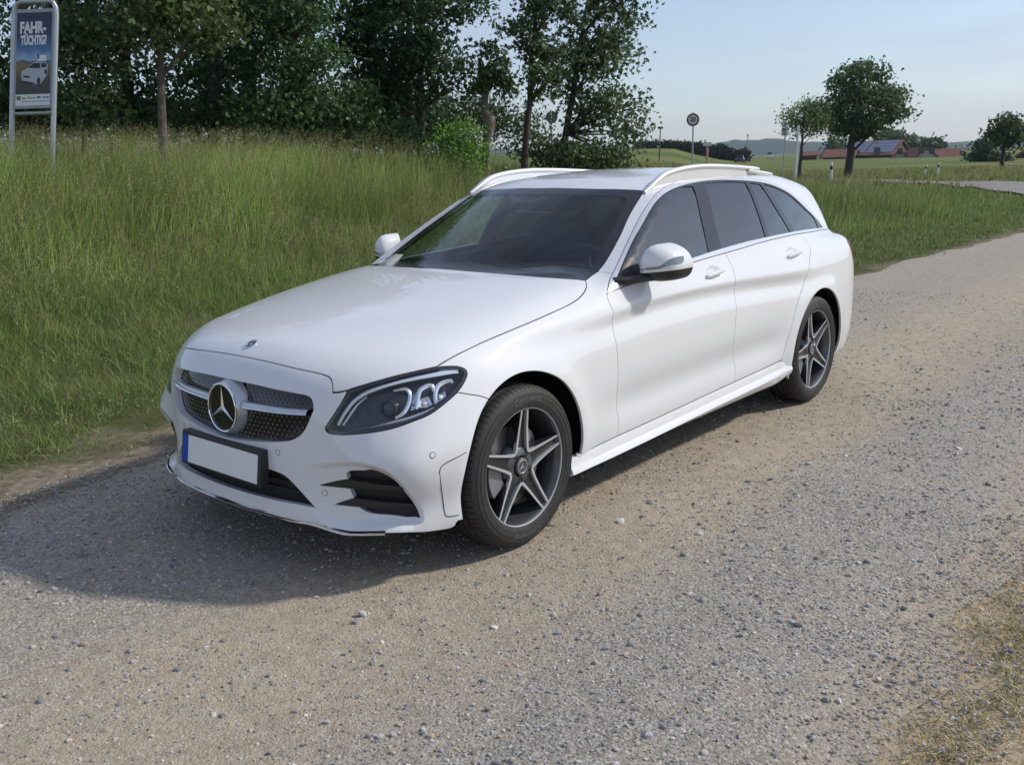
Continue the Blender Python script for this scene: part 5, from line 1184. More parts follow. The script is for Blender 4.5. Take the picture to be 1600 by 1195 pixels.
for dens, smin_, smax_, x0, x1 in ((3100, .0038, .0085, -1.4, 2.6), (1700, .006, .013, -3.2, 2.6), (130, .012, .022, -5, 2.6), (12, .020, .034, -6, 2.6), (420, .008, .0159, -8, -3.0)):
    n = int(dens*(x1-x0)*4.2); x = NP.uniform(x0, x1, n); y = NP.uniform(-1.6, 2.75, n); k = NP.uniform(0, 1, n) < peb_fn(x, y); x, y = x[k], y[k]
    s = NP.uniform(0, 1, len(x))**1.8*(smax_-smin_)+smin_; P = np.stack([x, y, TZ(x, y)+.006+s*.12], 1)
    kk = in_view(P, 150, 100); parts.append(pebbles(P[kk], s[kk], palette(int(kk.sum()), STN, [.24, .27, .2, .14, .05, .09, .01], .13, .015), smax_ > .016))
o = stuff('loose_gravel', parts, M['stone'], 'loose grey pebbles strewn over the track', 'gravel')
print('PEBBLES', len(o.data.polygons))
# ---- trees
LEAFK = 1.75
def leaf_mesh(P, size, cols, up=.5, lobes=3, dark=None):
    """palmate leaves: a few folded kites from one stalk point"""
    n = len(P); nrm = NP.normal(0, 1, (n, 3)); nrm[:, 2] = np.abs(nrm[:, 2])*up*2+.15; nrm /= np.linalg.norm(nrm, axis=1, keepdims=True)
    e = np.cross(nrm, NP.normal(0, 1, (n, 3))); e /= np.linalg.norm(e, axis=1, keepdims=True); e[:, 2] -= .35; e /= np.linalg.norm(e, axis=1, keepdims=True); s = np.cross(nrm, e)
    Vs = []
    for k in range(lobes):
        a = (k-(lobes-1)/2)*.85; L = size*(1. if k == (lobes-1)//2 else .78); d = e*math.cos(a)+s*math.sin(a); t = s*math.cos(a)-e*math.sin(a)
        dr = nrm*(size*.10)[:, None]
        Vs.append(np.stack([P, P+d*(L*.45)[:, None]+t*(L*.26)[:, None]-dr, P+d*L[:, None]-dr*1.5, P+d*(L*.45)[:, None]-t*(L*.26)[:, None]-dr], 1))
    V = np.stack(Vs, 1).reshape(-1, 3); return V, np.arange(len(V)).reshape(-1, 4), np.repeat(cols, 4*lobes, 0)
def sample_crown(blobs, n, clumps, spread, shell=.55):
    w = np.array([b[3]*b[4]*b[5]*(b[6] if len(b) > 6 else 1) for b in blobs])**.8; w /= w.sum(); ci = NP.choice(len(blobs), clumps, p=w); B = np.array([b[:6] for b in blobs])[ci]
    d = NP.normal(0, 1, (clumps, 3)); d /= np.linalg.norm(d, axis=1, keepdims=True); r = NP.uniform(shell**3, 1, (clumps, 1))**(1/3); C_ = B[:, :3]+d*r*B[:, 3:6]
    k = NP.integers(0, clumps, n); P = C_[k]+NP.normal(0, 1, (n, 3))*spread*np.array([1, 1, .55]); tone = NP.normal(0, .22, clumps)[k]
    return P, C_, tone
def tree(name, label, base, trunk, blobs, nleaf, size, cols, clumps=70, spread=.25, limbs=14, rad=.12, group=None, cat='tree', lobes=2, shell=.45, bark='bark', tj=.12):
    """trunk: list of (dx,dy,z) from the base; blobs: crown ellipsoids (dx,dy,z,rx,ry,rz)"""
    if size > .10 and size < .2: nleaf, size = int(nleaf*1.55), size*.74
    bx, by = base; bz = float(HT(bx, by))-.05
    root = empty(name, (bx, by, bz), label=label, cat=cat, group=group)
    T = np.array(trunk, float); q = MB(); m_ = max(6, len(T)*4); tt = np.linspace(0, len(T)-1, m_); TP = np.stack([np.interp(tt, np.arange(len(T)), T[:, i]) for i in range(3)], 1)
    TP[1:-1, :2] += NP.normal(0, rad*tj, (m_-2, 2)); q.tube(TP, list(rad*np.linspace(1.15, .25, m_)), 9)
    P, C_, tone = sample_crown(blobs, nleaf, clumps, spread, shell)
    for j in NP.choice(len(C_), min(limbs, len(C_)), replace=False):
        c = C_[j]; k = NP.integers(m_//3, m_-1); a = TP[np.argmin(np.abs(TP[:, 2]-max(c[2]-.6*np.linalg.norm(c[:2]-TP[k, :2])-.2, TP[m_//4, 2])))]
        mid = (a+c)/2+np.array([0, 0, .12*np.linalg.norm(c-a)])*NP.uniform(-.3, 1); q.tube([a, mid, c], [rad*.34, rad*.2, rad*.06], 5)
    auto_smooth(q.build('trunk', M[bark], root), 60)
    cl = palette(nleaf, cols, None, .16)*(1+tone)[:, None]*LEAFK; V, F, CC = leaf_mesh(P, NP.uniform(.7, 1.25, nleaf)*size, np.clip(cl, .004, 1), .5, lobes)
    o = mesh_obj('crown', V, F, M['leaf'], root); col_attr(o, CC); return root
def ground_at(u, v, dist):
    p = at_dist(u, v, dist); return (float(p[0]), float(p[1]))
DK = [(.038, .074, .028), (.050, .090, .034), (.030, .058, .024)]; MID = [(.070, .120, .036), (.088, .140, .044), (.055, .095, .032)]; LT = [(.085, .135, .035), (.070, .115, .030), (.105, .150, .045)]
OLV = [(.062, .088, .030), (.078, .100, .036), (.048, .068, .024)]
def px_m(dist): return dist/FPX
def blob_at(u, v, dist, base, ru, rv, rd=None):
    """crown lobe seen at a pixel, at a given distance, relative to a tree base"""
    p = at_dist(u, v, dist); bz = float(HT(*base))-.05; r = px_m(dist); return (p[0]-base[0], p[1]-base[1], p[2]-bz, ru*r, (rd or ru)*r, rv*r)
G_L = 'trees in the thicket on the bank'
def thicket(name, label, u, dist, lobes_px, trunk_top_v, nleaf, size, cols, rad, ub=None, clumps=80, spread=.3, limbs=16, group=G_L, **kw):
    base = ground_at(ub if ub is not None else u, 200, dist); bl = [blob_at(a, b, dist+dd, base, ru, rv) for a, b, ru, rv, dd in lobes_px]
    tp = at_dist(u, trunk_top_v, dist); bz = float(HT(*base))-.05
    return tree(name, label, base, [(0, 0, 0), ((tp[0]-base[0])*.5, (tp[1]-base[1])*.5, (tp[2]-bz)*.5), (tp[0]-base[0], tp[1]-base[1], tp[2]-bz)], bl, nleaf, size, cols, clumps, spread, limbs, rad, group, **kw)
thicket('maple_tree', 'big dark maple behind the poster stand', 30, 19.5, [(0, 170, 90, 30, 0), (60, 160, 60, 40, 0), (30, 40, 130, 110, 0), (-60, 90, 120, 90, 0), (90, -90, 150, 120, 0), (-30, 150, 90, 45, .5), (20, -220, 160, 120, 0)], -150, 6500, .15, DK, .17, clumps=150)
thicket('elder_bush', 'elder bush with cream flower heads right of the poster stand', 125, 16.2, [(125, 110, 38, 55, 0), (110, 60, 40, 40, 0), (140, 160, 30, 35, -.3)], 90, 2600, .095, [(.045, .075, .026), (.060, .092, .034)], .05, clumps=60, spread=.2, cat='bush', group=None)
thicket('young_tree', 'young tree with a bare straight grey trunk and olive crown', 247, 15.2, [(255, 20, 85, 45, 0), (300, 40, 70, 30, .2), (215, 45, 50, 30, 0), (270, -60, 90, 70, 0), (330, 15, 40, 28, 0)], -80, 4300, .12, OLV, .068, clumps=75, spread=.24, bark='bark_pale', group=None, tj=.06, limbs=18)
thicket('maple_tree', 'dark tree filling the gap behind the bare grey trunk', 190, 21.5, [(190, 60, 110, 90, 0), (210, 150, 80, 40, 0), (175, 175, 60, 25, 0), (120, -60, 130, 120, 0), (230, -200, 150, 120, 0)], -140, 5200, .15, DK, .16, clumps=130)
thicket('lime_tree', 'drooping dark green tree left of the thicket centre', 330, 18.2, [(320, 150, 46, 55, 0), (290, 178, 40, 28, 0), (355, 175, 40, 30, 0), (345, 120, 46, 60, .2), (300, 100, 40, 60, .3), (360, 40, 90, 70, .5), (330, -90, 120, 110, .4)], -120, 6500, .115, [(.036, .075, .026), (.046, .090, .032), (.028, .058, .022)], .14, clumps=150, spread=.24)
thicket('maple_tree', 'dark shaded tree behind the drooping one', 385, 21.0, [(395, 60, 110, 100, 0), (390, 155, 80, 50, 0), (410, 190, 80, 20, 0), (420, -70, 140, 120, 0), (300, -150, 150, 120, 0)], -130, 5600, .15, DK, .18, clumps=120)
thicket('lime_tree', 'large bright-edged tree with hanging branches in mid thicket', 455, 17.6, [(450, 130, 60, 55, 0), (470, 60, 60, 70, .2), (430, 185, 60, 34, -.3), (480, 110, 38, 40, -.2), (490, 185, 50, 30, 0), (440, -60, 95, 110, .3), (505, 165, 45, 32, -.2)], -110, 8200, .11, [(.042, .085, .028), (.052, .100, .034), (.034, .066, .024)], .15, clumps=190, spread=.23)
thicket('maple_tree', 'slender dark maple at the right end of the thicket', 575, 20.5, [(570, 60, 48, 60, 0), (575, 130, 46, 50, 0), (590, 178, 34, 32, 0), (590, -30, 45, 55, 0), (556, 20, 28, 28, 0)], -70, 3600, .14, DK, .09, clumps=75, spread=.26)
thicket('maple_tree', 'tall maple with twin dark trunks beside the thicket', 655, 19.5, [(640, 40, 60, 55, 0), (690, 85, 40, 35, 0), (640, 110, 40, 45, 0), (670, -40, 75, 65, 0), (722, 8, 40, 14, 0), (715, 118, 48, 22, 0), (645, 165, 22, 30, 0)], -100, 4600, .13, [(.034, .062, .024), (.044, .078, .030)], .085, clumps=85, spread=.24, limbs=26)
thicket('maple_tree', 'thin straight maple trunk left of the twin-trunked one', 636, 20.2, [(620, 70, 30, 50, 0), (610, 130, 30, 40, 0)], -60, 1500, .13, DK, .07, clumps=35)
thicket('hazel_bush', 'low leafy hazel bush at the foot of the thicket', 540, 17.8, [(530, 190, 55, 24, 0), (562, 170, 26, 42, 0), (480, 195, 50, 18, 0), (580, 212, 40, 18, 0), (625, 215, 36, 16, 0)], 150, 4200, .10, [(.050, .095, .030), (.036, .066, .024)], .04, clumps=70, spread=.2, cat='bush')
thicket('hazel_bush', 'dim bush behind the bright green one', 690, 23., [(690, 185, 34, 34, 0), (790, 190, 34, 32, 0), (770, 175, 24, 26, 0), (735, 170, 30, 30, 0), (815, 195, 25, 28, 0)], 170, 3200, .11, [(.040, .068, .026), (.050, .080, .030)], .05, clumps=70, spread=.25, cat='bush')
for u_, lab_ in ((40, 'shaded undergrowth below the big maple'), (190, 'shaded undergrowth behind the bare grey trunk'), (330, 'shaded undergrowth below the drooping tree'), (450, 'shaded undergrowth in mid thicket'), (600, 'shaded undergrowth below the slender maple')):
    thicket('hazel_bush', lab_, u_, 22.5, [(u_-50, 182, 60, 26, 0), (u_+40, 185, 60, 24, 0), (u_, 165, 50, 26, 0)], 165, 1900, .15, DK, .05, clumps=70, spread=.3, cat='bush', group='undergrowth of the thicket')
# pollarded stump with a new head of shoots
sb_ = ground_at(764, 235, 17.5); sz = float(HT(*sb_))-.05
st_ = empty('pollard_stump', (sb_[0], sb_[1], sz), label='grey broken willow stump with leafy shoots on top', cat='tree')
def rel(u, v, dist=17.5): p = at_dist(u, v, dist); return (p[0]-sb_[0], p[1]-sb_[1], p[2]-sz)
q = MB(); r = px_m(17.5); q.tube([(0, 0, 0), rel(758, 255), rel(760, 225), rel(763, 200), rel(764, 186), rel(757, 172), rel(758, 155), rel(760, 140)], [5*r, 4.6*r, 5.5*r, 8*r, 10*r, 6*r, 4.4*r, 2*r], 12)
q.tube([rel(763, 200), rel(769, 186), rel(768, 178)], [6*r, 4.5*r, 1.5*r], 8)
o = q.build('trunk', M['bark_pale'], st_); auto_smooth(o, 50); rng = np.random.default_rng(3)
for v_ in o.data.vertices: v_.co += Vector(rng.normal(0, .012, 3))
bl = [(*rel(762, 122), 12*r, 12*r, 18*r), (*rel(782, 118), 13*r, 13*r, 20*r), (*rel(756, 90), 8*r, 8*r, 22*r), (*rel(777, 82), 6*r, 6*r, 16*r), (*rel(748, 138), 9*r, 9*r, 12*r), (*rel(792, 135), 10*r, 10*r, 12*r)]
P, C_, tone = sample_crown(bl, 950, 60, .10, .3); V, F, CC = leaf_mesh(P, NP.uniform(.06, .10, 950), np.clip(palette(950, MID)*(1+tone)[:, None], .004, 1)); o = mesh_obj('crown', V, F, M['leaf'], st_); col_attr(o, CC)
q = MB()
for c in C_[:14]: q.tube([rel(760, 142), (np.array(rel(760, 142))+c)/2+[0, 0, .1], c], [.02, .014, .005], 5)
q.build('shoots', M['bark'], st_)
thicket('willow_bush', 'bright green rounded willow bush in front of the stump', 722, 16.8, [(716, 224, 32, 30, 0), (728, 207, 22, 22, 0), (698, 242, 24, 26, 0), (730, 250, 24, 22, -.2), (710, 262, 32, 20, -.2)], 215, 5200, .065, [(.085, .165, .028), (.068, .135, .025), (.105, .190, .036)], .04, ub=722, clumps=150, spread=.14, cat='bush', group=None, lobes=1, shell=.6)
# the two open trees right of the stump
thicket('ash_tree', 'slim dark-stemmed tree with layered twigs behind the car roof', 845, 18.2, [(850, 40, 42, 22, 0), (868, 85, 38, 16, .3), (830, 70, 30, 12, 0), (850, 112, 34, 14, 0), (862, 5, 44, 16, 0), (808, 42, 18, 7, 0), (890, 30, 26, 18, .3), (850, -50, 55, 40, 0), (842, 142, 20, 8, 0)], -90, 3600, .085, [(.060, .092, .038), (.075, .106, .046), (.048, .074, .030)], .062, ub=814, clumps=95, spread=.15, limbs=40, lobes=3, group='slim trees behind the car roof')
thicket('ash_tree', 'wider leaning tree with airy foliage right of the slim one', 925, 19.2, [(940, 40, 45, 32, 0), (985, 30, 22, 34, 0), (915, 95, 42, 32, 0), (950, 80, 42, 30, .3), (965, 165, 40, 26, 0), (925, 160, 36, 30, .2), (985, 200, 26, 16, 0), (945, 210, 46, 22, 0), (890, 130, 22, 26, 0), (975, -50, 45, 45, 0), (960, 240, 50, 14, 0)], -40, 6200, .082, [(.060, .092, .038), (.075, .106, .046), (.048, .074, .030)], .075, ub=868, clumps=190, spread=.2, limbs=46, lobes=3, group='slim trees behind the car roof')
thicket('hazel_bush', 'leafy undergrowth at the foot of the slim trees', 880, 18.6, [(880, 240, 38, 20, 0), (930, 250, 42, 16, 0), (845, 225, 18, 24, 0)], 225, 3200, .085, [(.050, .074, .030), (.064, .088, .036)], .035, clumps=55, spread=.2, cat='bush', group=None)
# far single trees on the right
def far_tree(name, label, ub, vb, dist, lobes_px, nleaf, size, cols, rad, trunk_top, **kw):
    base = ground_at(ub, vb, dist); bl = [blob_at(a, b, dist, base, ru, rv) for a, b, ru, rv in lobes_px]; tp = at_dist(*trunk_top, dist); bz = float(HT(*base))-.05
    return tree(name, label, base, [(0, 0, 0), ((tp[0]-base[0])*.45, (tp[1]-base[1])*.45, (tp[2]-bz)*.5), (tp[0]-base[0], tp[1]-base[1], tp[2]-bz)], bl, nleaf, size, cols, rad=rad, **kw)
far_tree('oak_tree', 'broad round-crowned tree standing in front of the barn', 1324, 262, 62, [(1350, 135, 42, 32), (1318, 160, 32, 34), (1380, 165, 32, 32), (1350, 175, 52, 32), (1300, 185, 18, 22), (1395, 180, 20, 16), (1335, 200, 34, 18), (1340, 115, 26, 16)], 8500, .21, [(.050, .088, .030), (.066, .104, .038), (.040, .068, .026)], .25, (1345, 130), clumps=210, spread=.36, limbs=26)
far_tree('lime_tree', 'lighter green small tree left of the round tree', 1249, 254, 60, [(1252, 180, 20, 22), (1240, 195, 14, 16), (1270, 190, 18, 20), (1262, 168, 16, 14), (1278, 178, 14, 18)], 2600, .17, [(.090, .140, .046), (.110, .160, .054)], .10, (1258, 165), clumps=50, spread=.35, limbs=14)
far_tree('ash_tree', 'small dark tree near the right edge of the picture', 1566, 249, 80, [(1572, 195, 18, 14), (1562, 212, 18, 12), (1585, 205, 14, 12), (1578, 218, 16, 8), (1590, 190, 10, 5)], 1500, .32, [(.036, .060, .024), (.046, .072, .028)], .16, (1574, 190), clumps=45, spread=.4, limbs=12)
far_tree('spruce_tree', 'dark cone-shaped conifer left of the edge tree', 1533, 252, 120, [(1533, 240, 16, 12), (1533, 230, 11, 9), (1533, 221, 6, 6)], 1400, .38, [(.020, .040, .018), (.028, .050, .022)], .14, (1533, 216), clumps=50, spread=.45, limbs=8, lobes=1)
far_tree('hedge_bush', 'low hedge between conifer and shed', 1556, 252, 120, [(1556, 246, 18, 7)], 600, .38, [(.030, .055, .022)], .1, (1556, 243), clumps=25, spread=.5, limbs=4, cat='bush')
for ub, lob, lab in ((1310, [(1310, 235, 22, 20), (1300, 242, 16, 12)], 'dark tree behind the left red roof'), (1385, [(1385, 215, 22, 12)], 'grey-green tree top rising behind the barn ridge'), (1432, [(1425, 224, 24, 12), (1440, 232, 20, 10)], 'rounded tree behind the barn gable'), (1460, [(1458, 228, 12, 10)], 'small round tree between barn and red house')):
    far_tree('orchard_tree', lab, ub, 250, 265, lob, 900, .9, [(.038, .062, .028), (.050, .074, .034)], .3, (ub, lob[0][1]), clumps=40, spread=1.0, limbs=6, group='trees around the farm')
# far wood that reads as one mass
parts = []
for u in range(1000, 1165, 6):
    top = 226+4*math.sin(u*.21)+3*math.sin(u*.55)+(u > 1120)*(u-1120)*.28; dist = 235
    base = ground_at(u, 240, dist); p = at_dist(u, top, dist); z0 = float(HT(*base)); hgt = max(p[2]-z0, 2.5)
    n = 330; t = NP.normal(0, 1, (n, 3)); t /= np.linalg.norm(t, axis=1, keepdims=True); t *= NP.uniform(.5, 1, (n, 1))**.5
    Q = np.array([base[0], base[1], z0+hgt*.52])+t*np.array([1.5, 2.0, hgt*.5]); cc = palette(n, [(.022, .038, .020), (.032, .050, .024)], None, .2); parts.append(leaf_mesh(Q, NP.uniform(.5, 1.0, n), cc, .5, 1))
stuff('far_wood', parts, M['leaf'], 'dark far-off wood on the skyline left of the hills', 'wood')
# elder flower heads and a few yellow flowers
def blooms(n_, pts, size, col):
    pts = np.asarray(pts); V, F, CC = leaf_mesh(np.repeat(pts, 6, 0)+NP.normal(0, size*.4, (len(pts)*6, 3)), np.full(len(pts)*6, size), palette(len(pts)*6, [col], None, .08), 1.5, 1); return (V, F, CC)
fp = [at_dist(NP.uniform(100, 158), NP.uniform(72, 172), 15.6+NP.uniform(-.2, .2)) for _ in range(46)]
o = stuff('elder_flowers', [blooms(0, fp, .045, (.62, .60, .40))], M['leaf'], 'cream flower heads on the elder bush', 'flowers')
P = scatter(-4, 3, -8.5, -5.2, .9); P[:, 2] += .38; stuff('yellow_flowers', [blooms(0, P, .016, (.70, .48, .03))], M['leaf'], 'small yellow meadow flowers in the tall grass', 'flowers')
# ============================================================ poster stand, signs, posts, farm, haze
def text_mesh(s, size, extrude=.002, bold=.0, sx=1.0):
    cu = bpy.data.curves.new('t', 'FONT'); cu.body = s; cu.size = size; cu.extrude = extrude; cu.offset = bold; cu.align_x = 'CENTER'; cu.align_y = 'CENTER'; cu.resolution_u = 3
    o = bpy.data.objects.new('t', cu); COL.objects.link(o); dg = bpy.context.evaluated_depsgraph_get(); me = bpy.data.meshes.new_from_object(o.evaluated_get(dg)); bpy.data.objects.remove(o)
    co = np.zeros(len(me.vertices)*3); me.vertices.foreach_get('co', co); co = co.reshape(-1, 3); co[:, 0] *= sx; F = [tuple(p.vertices) for p in me.polygons]; bpy.data.meshes.remove(me); return co, F
def frame_mat(p, xaxis, up=(0, 0, 1)):
    x = Vector(xaxis).normalized(); u = Vector(up); n = x.cross(u).normalized(); u = n.cross(x); m = Matrix.Identity(4)
    for i in range(3): m[i][0] = x[i]; m[i][1] = u[i]; m[i][2] = n[i]; m[i][3] = p[i]
    return m
def flat(name, poly, z, mt, Mx, parent, t=.002):
    q = MB(); q.prism(poly, z-t, z, Mx); return q.build(name, mt, parent)
# ---- poster stand
pl_, pr_ = at_dist(20.5, 95, 14.1), at_dist(86.5, 95, 13.85); pl_[2] = pr_[2] = 0; ax = Vector(pr_-pl_); Wd = ax.length
r = px_m(14.); zt = float(at_dist(50, 4, 14.)[2]); zb0 = min(float(HT(pl_[0], pl_[1])), float(HT(pr_[0], pr_[1])))-.05
pbot = at_dist(82, 219, 13.85); ptop = at_dist(87.5, 8, 13.85); LEAN = Vector(((ptop[0]-pbot[0])/(ptop[2]-pbot[2]), (ptop[1]-pbot[1])/(ptop[2]-pbot[2]), 0)); ZREF = float(at_dist(50, 95, 14.)[2])
ps = empty('poster_stand', (float(pr_[0]), float(pr_[1]), zb0), label='tubular steel poster stand on the bank with a dark blue road-safety poster', cat='poster stand')
O3 = Vector((pr_[0], pr_[1], zb0)); loc = lambda u, z: Vector(pl_)+ax*u+Vector((0, 0, z))+LEAN*(z-ZREF)-O3
steel = mat('galvanised_tube', (.42, .44, .46), .35, .7); R1 = .032
arc = [(0, zb0-.2), (0, zt-.16), (.02, zt-.07), (.08, zt-.015), (.16, zt), (.84, zt), (.92, zt-.015), (.98, zt-.07), (1., zt-.16), (1, zb0-.2)]
q = MB(); q.tube([loc(u, z) for u, z in arc], R1, 10, up=(0, 1, 0)); auto_smooth(q.build('frame_tube', steel, ps))
zpb, zpt = float(at_dist(50, 170, 14.)[2]), float(at_dist(50, 15, 14.)[2])
q = MB(); q.tube([loc(.02, zpb-.06), loc(.98, zpb-.06)], .022, 8, up=(0, 1, 0)); auto_smooth(q.build('cross_bar', steel, ps))
cx_, cz_ = .5*Wd, (zpb+zpt)/2; pw_, ph_ = Wd*.90, zpt-zpb
Mx = frame_mat(loc(.5, cz_), ax); Mx.col[1] = (LEAN.x, LEAN.y, 1, 0)
if (Mx.col[2].to_3d()).dot(Vector(CAM)-O3) < 0: Mx.col[0] = -Mx.col[0]; Mx.col[2] = -Mx.col[2]
rect = lambda x0, x1, y0, y1: [(x0*pw_, y0*ph_), (x1*pw_, y0*ph_), (x1*pw_, y1*ph_), (x0*pw_, y1*ph_)]
board = flat('poster_frame', rect(-.5, .5, -.5, .5), .015, mat('poster_frame_grey', (.30, .31, .33), .4, .5), Mx, ps, .03)
pm = mat('poster_print', rough=.35); nt = pm.node_tree; tcn = nt.nodes.new('ShaderNodeTexCoord'); sp_ = nt.nodes.new('ShaderNodeSeparateXYZ'); nt.links.new(tcn.outputs['Generated'], sp_.inputs[0])
nzp = noise(nt, tcn.outputs['Generated'], 6, 5); fz = math_(nt, 'ADD', sp_.outputs['Z'], math_(nt, 'MULTIPLY_ADD', nzp.outputs['Fac'], .10, -.05))
rr_ = ramp(nt, fz, [(.0, (.05, .048, .046)), (.20, (.065, .06, .055)), (.24, (.13, .10, .05)), (.37, (.19, .15, .07)), (.40, (.06, .09, .13)), (.43, (.30, .42, .56)), (.55, (.08, .17, .36)), (.72, (.022, .038, .10)), (1., (.018, .026, .06))]); nt.links.new(rr_.outputs['Color'], nt.nodes['Principled BSDF'].inputs['Base Color'])
pr = flat('poster', rect(-.455, .455, -.355, .465), .018, pm, Mx, board)
pwht = mat('poster_white', (.72, .73, .74), .4); flat('poster_footer', rect(-.455, .455, -.47, -.356), .018, pwht, Mx, board)
for s_, yy, sz, sx in (('FAHR-', .31, .155*ph_, .60), ('TÜCHTIG?', .185, .125*ph_, .52)):
    co, F_ = text_mesh(s_, sz, .001, .010*ph_/1.4, sx); k = .68*pw_/(co[:, 0].max()-co[:, 0].min()); co[:, 0] = (co[:, 0]-co[:, 0].mean())*k
    mesh_obj('poster_lettering', [Mx @ Vector((c[0]+.02*pw_, c[1]+yy*ph_, c[2]+.0195)) for c in co], F_, pwht, board)
sil = mat('poster_silver', (.42, .45, .48), .4); dkp = mat('poster_dark', (.02, .022, .026), .4)
cp = lambda l: [((x/300-.5)*pw_*1.0, (.5-y/790)*ph_) for x, y in l]
flat('printed_car', cp([(55, 500), (60, 560), (150, 600), (215, 592), (262, 520), (265, 445), (240, 420), (150, 420), (95, 470), (62, 490)]), .0195, sil, Mx, board, .001)
flat('printed_window', cp([(105, 465), (150, 428), (205, 428), (205, 470)]), .0205, dkp, Mx, board, .001)
flat('printed_window', cp([(215, 468), (212, 430), (240, 428), (258, 445), (258, 460)]), .0205, dkp, Mx, board, .001)
flat('printed_grille', cp([(72, 525), (75, 540), (118, 545), (124, 528)]), .0205, dkp, Mx, board, .001); flat('printed_bumper', cp([(62, 562), (66, 580), (160, 600), (164, 586)]), .0205, dkp, Mx, board, .001)
for c0 in ((195, 570, 20), (250, 500, 15)): flat('printed_wheel', cp([(c0[0]+c0[2]*.7*math.cos(t), c0[1]+c0[2]*1.4*math.sin(t)) for t in np.linspace(0, 6.28, 15)[:-1]]), .021, dkp, Mx, board, .001)
flat('printed_roof_sign', cp([(178, 365), (252, 365), (252, 412), (178, 415)]), .0195, pwht, Mx, board, .001); flat('printed_roof_logo', cp([(180, 360), (196, 360), (196, 395), (180, 395)]), .0205, mat('poster_blue', (.02, .05, .25), .4), Mx, board, .001)
for x0, x1, y0, y1, c in ((22, 55, 688, 722, (.10, .20, .07)), (65, 78, 700, 716, (.45, .10, .08)), (82, 100, 703, 714, (.2, .2, .2)), (112, 122, 690, 716, (.35, .28, .05)), (128, 170, 703, 712, (.2, .2, .2)), (182, 214, 695, 708, (.03, .08, .30)), (228, 280, 698, 708, (.04, .12, .35)), (65, 280, 730, 736, (.25, .25, .27))):
    flat('footer_mark', cp([(x0, y0), (x1, y0), (x1, y1), (x0, y1)]), .0195, mat('print_ink', c, .5), Mx, board, .001)
# ---- round speed sign
red = mat('sign_red', (.20, .022, .028), .4); wh = mat('sign_white', (.62, .60, .62), .4); blk = mat('sign_black', (.015, .015, .017), .5); pole = mat('grey_pole', (.36, .37, .38), .4, .6)
def sign_root(name, label, u, v, dist, cat='road sign', group=None):
    p = at_dist(u, v, dist); z0 = float(HT(p[0], p[1]))-.1; return empty(name, (p[0], p[1], z0), label=label, cat=cat, group=group), p, z0
def facing(p, z0, zc_):  # disc frame towards the camera
    return disc_frame((0, 0, zc_-z0), (CAM[0]-p[0], CAM[1]-p[1], 0))
s50, p, z0 = sign_root('speed_limit_sign', 'round red-rimmed sign reading 50 on a grey pole', 1082, 240, 49.); zc_ = float(at_dist(1084, 187.5, 49.)[2]); F4 = facing(p, z0, zc_) @ Matrix.Rotation(math.radians(-4), 4, 'Z')
q = MB(); q.tube([(0, 0, 0), (.06, .05, zc_-z0+.36)], .038, 8); q.build('pole', pole, s50)
q = MB(); lathe_m(q, [(.0001, .08), (.31, .08), (.31, .105), (.215, .107)], F4, 40); q.build('sign_rim', red, s50)
q = MB(); disc(q, .225, .11, F4, 40); q.build('sign_face', wh, s50)
co, F_ = text_mesh('50', .30, .001, .009, .9); mesh_obj('sign_number', [F4 @ Vector((c[0], c[1], .114+c[2])) for c in co], F_, blk, s50)
bs, p, z0 = sign_root('sign_back', 'round road sign seen from behind between the slim trees', 863, 235, 42.); zc_ = float(at_dist(867, 183, 42.)[2]); F4 = facing(p, z0, zc_)
q = MB(); q.tube([(0, 0, 0), (.04, 0, zc_-z0+.3)], .035, 8); q.build('pole', pole, bs); q = MB(); lathe_m(q, [(.0001, -.05), (.25, -.05), (.255, -.04), (.255, -.06)], F4, 36); lathe_m(q, [(.255, -.06), (.0001, -.062)], F4, 36); q.build('sign_disc', mat('sign_back_grey', (.10, .11, .13), .5, .3), bs)
ys_, p, z0 = sign_root('place_sign', 'small white sign plate on a reddish post right of the speed sign', 1105, 240, 75.); F4 = facing(p, z0, float(at_dist(1106, 225.5, 75.)[2]))
q = MB(); q.prism([(-.32, -.13), (.32, -.13), (.32, .13), (-.32, .13)], 0, .05, F4); q.build('sign_plate', wh, ys_); q = MB(); q.tube([(0, 0, 0), (0, 0, float(at_dist(1106, 228, 75.)[2])-z0)], .09, 8); q.build('post', mat('reddish_post', (.40, .22, .18), .7), ys_)
# ---- posts and poles
def post(name, label, ub, vb, ut, vt, dist, rad, mt, cat='pole', top=None):
    o, p, z0 = sign_root(name, label, ub, vb, dist, cat); t = at_dist(ut, vt, dist); q = MB(); q.tube([(0, 0, 0), (t[0]-p[0], t[1]-p[1], t[2]-z0)], [rad, rad*.85], 8); auto_smooth(q.build('shaft', mt, o))
    if top: q = MB(); q.box((t[0]-p[0], t[1]-p[1], t[2]-z0), top); q.build('lamp_head', blk if top[2] < .3 else pole, o)
    return o
post('white_post', 'thick white post beside the light green tree', 1243, 252, 1247.5, 196, 56., .075, mat('white_post', (.62, .62, .62), .5))
post('street_lamp', 'thin grey lamp pole left of the white post', 1224, 252, 1227, 206, 70., .05, pole, 'lamp', (.35, .35, .55))
post('street_lamp', 'thin dark pole on the skyline right of the slim trees', 1030, 238, 1032, 200, 95., .06, mat('dark_pole', (.06, .065, .07), .6), 'lamp', (.5, .3, .2))
post('radio_mast', 'hair-thin mast rising from the far hills', 1168, 236, 1168.5, 212, 900., .35, mat('mast_grey', (.2, .2, .22), .6), 'mast', (1.2, 1.2, 2.))
post('street_lamp', 'faint pole between the red house and the conifer', 1503, 250, 1504, 228, 150., .07, pole, 'lamp', (.5, .4, .35))
dw = mat('delineator_white', (.68, .68, .66), .5)
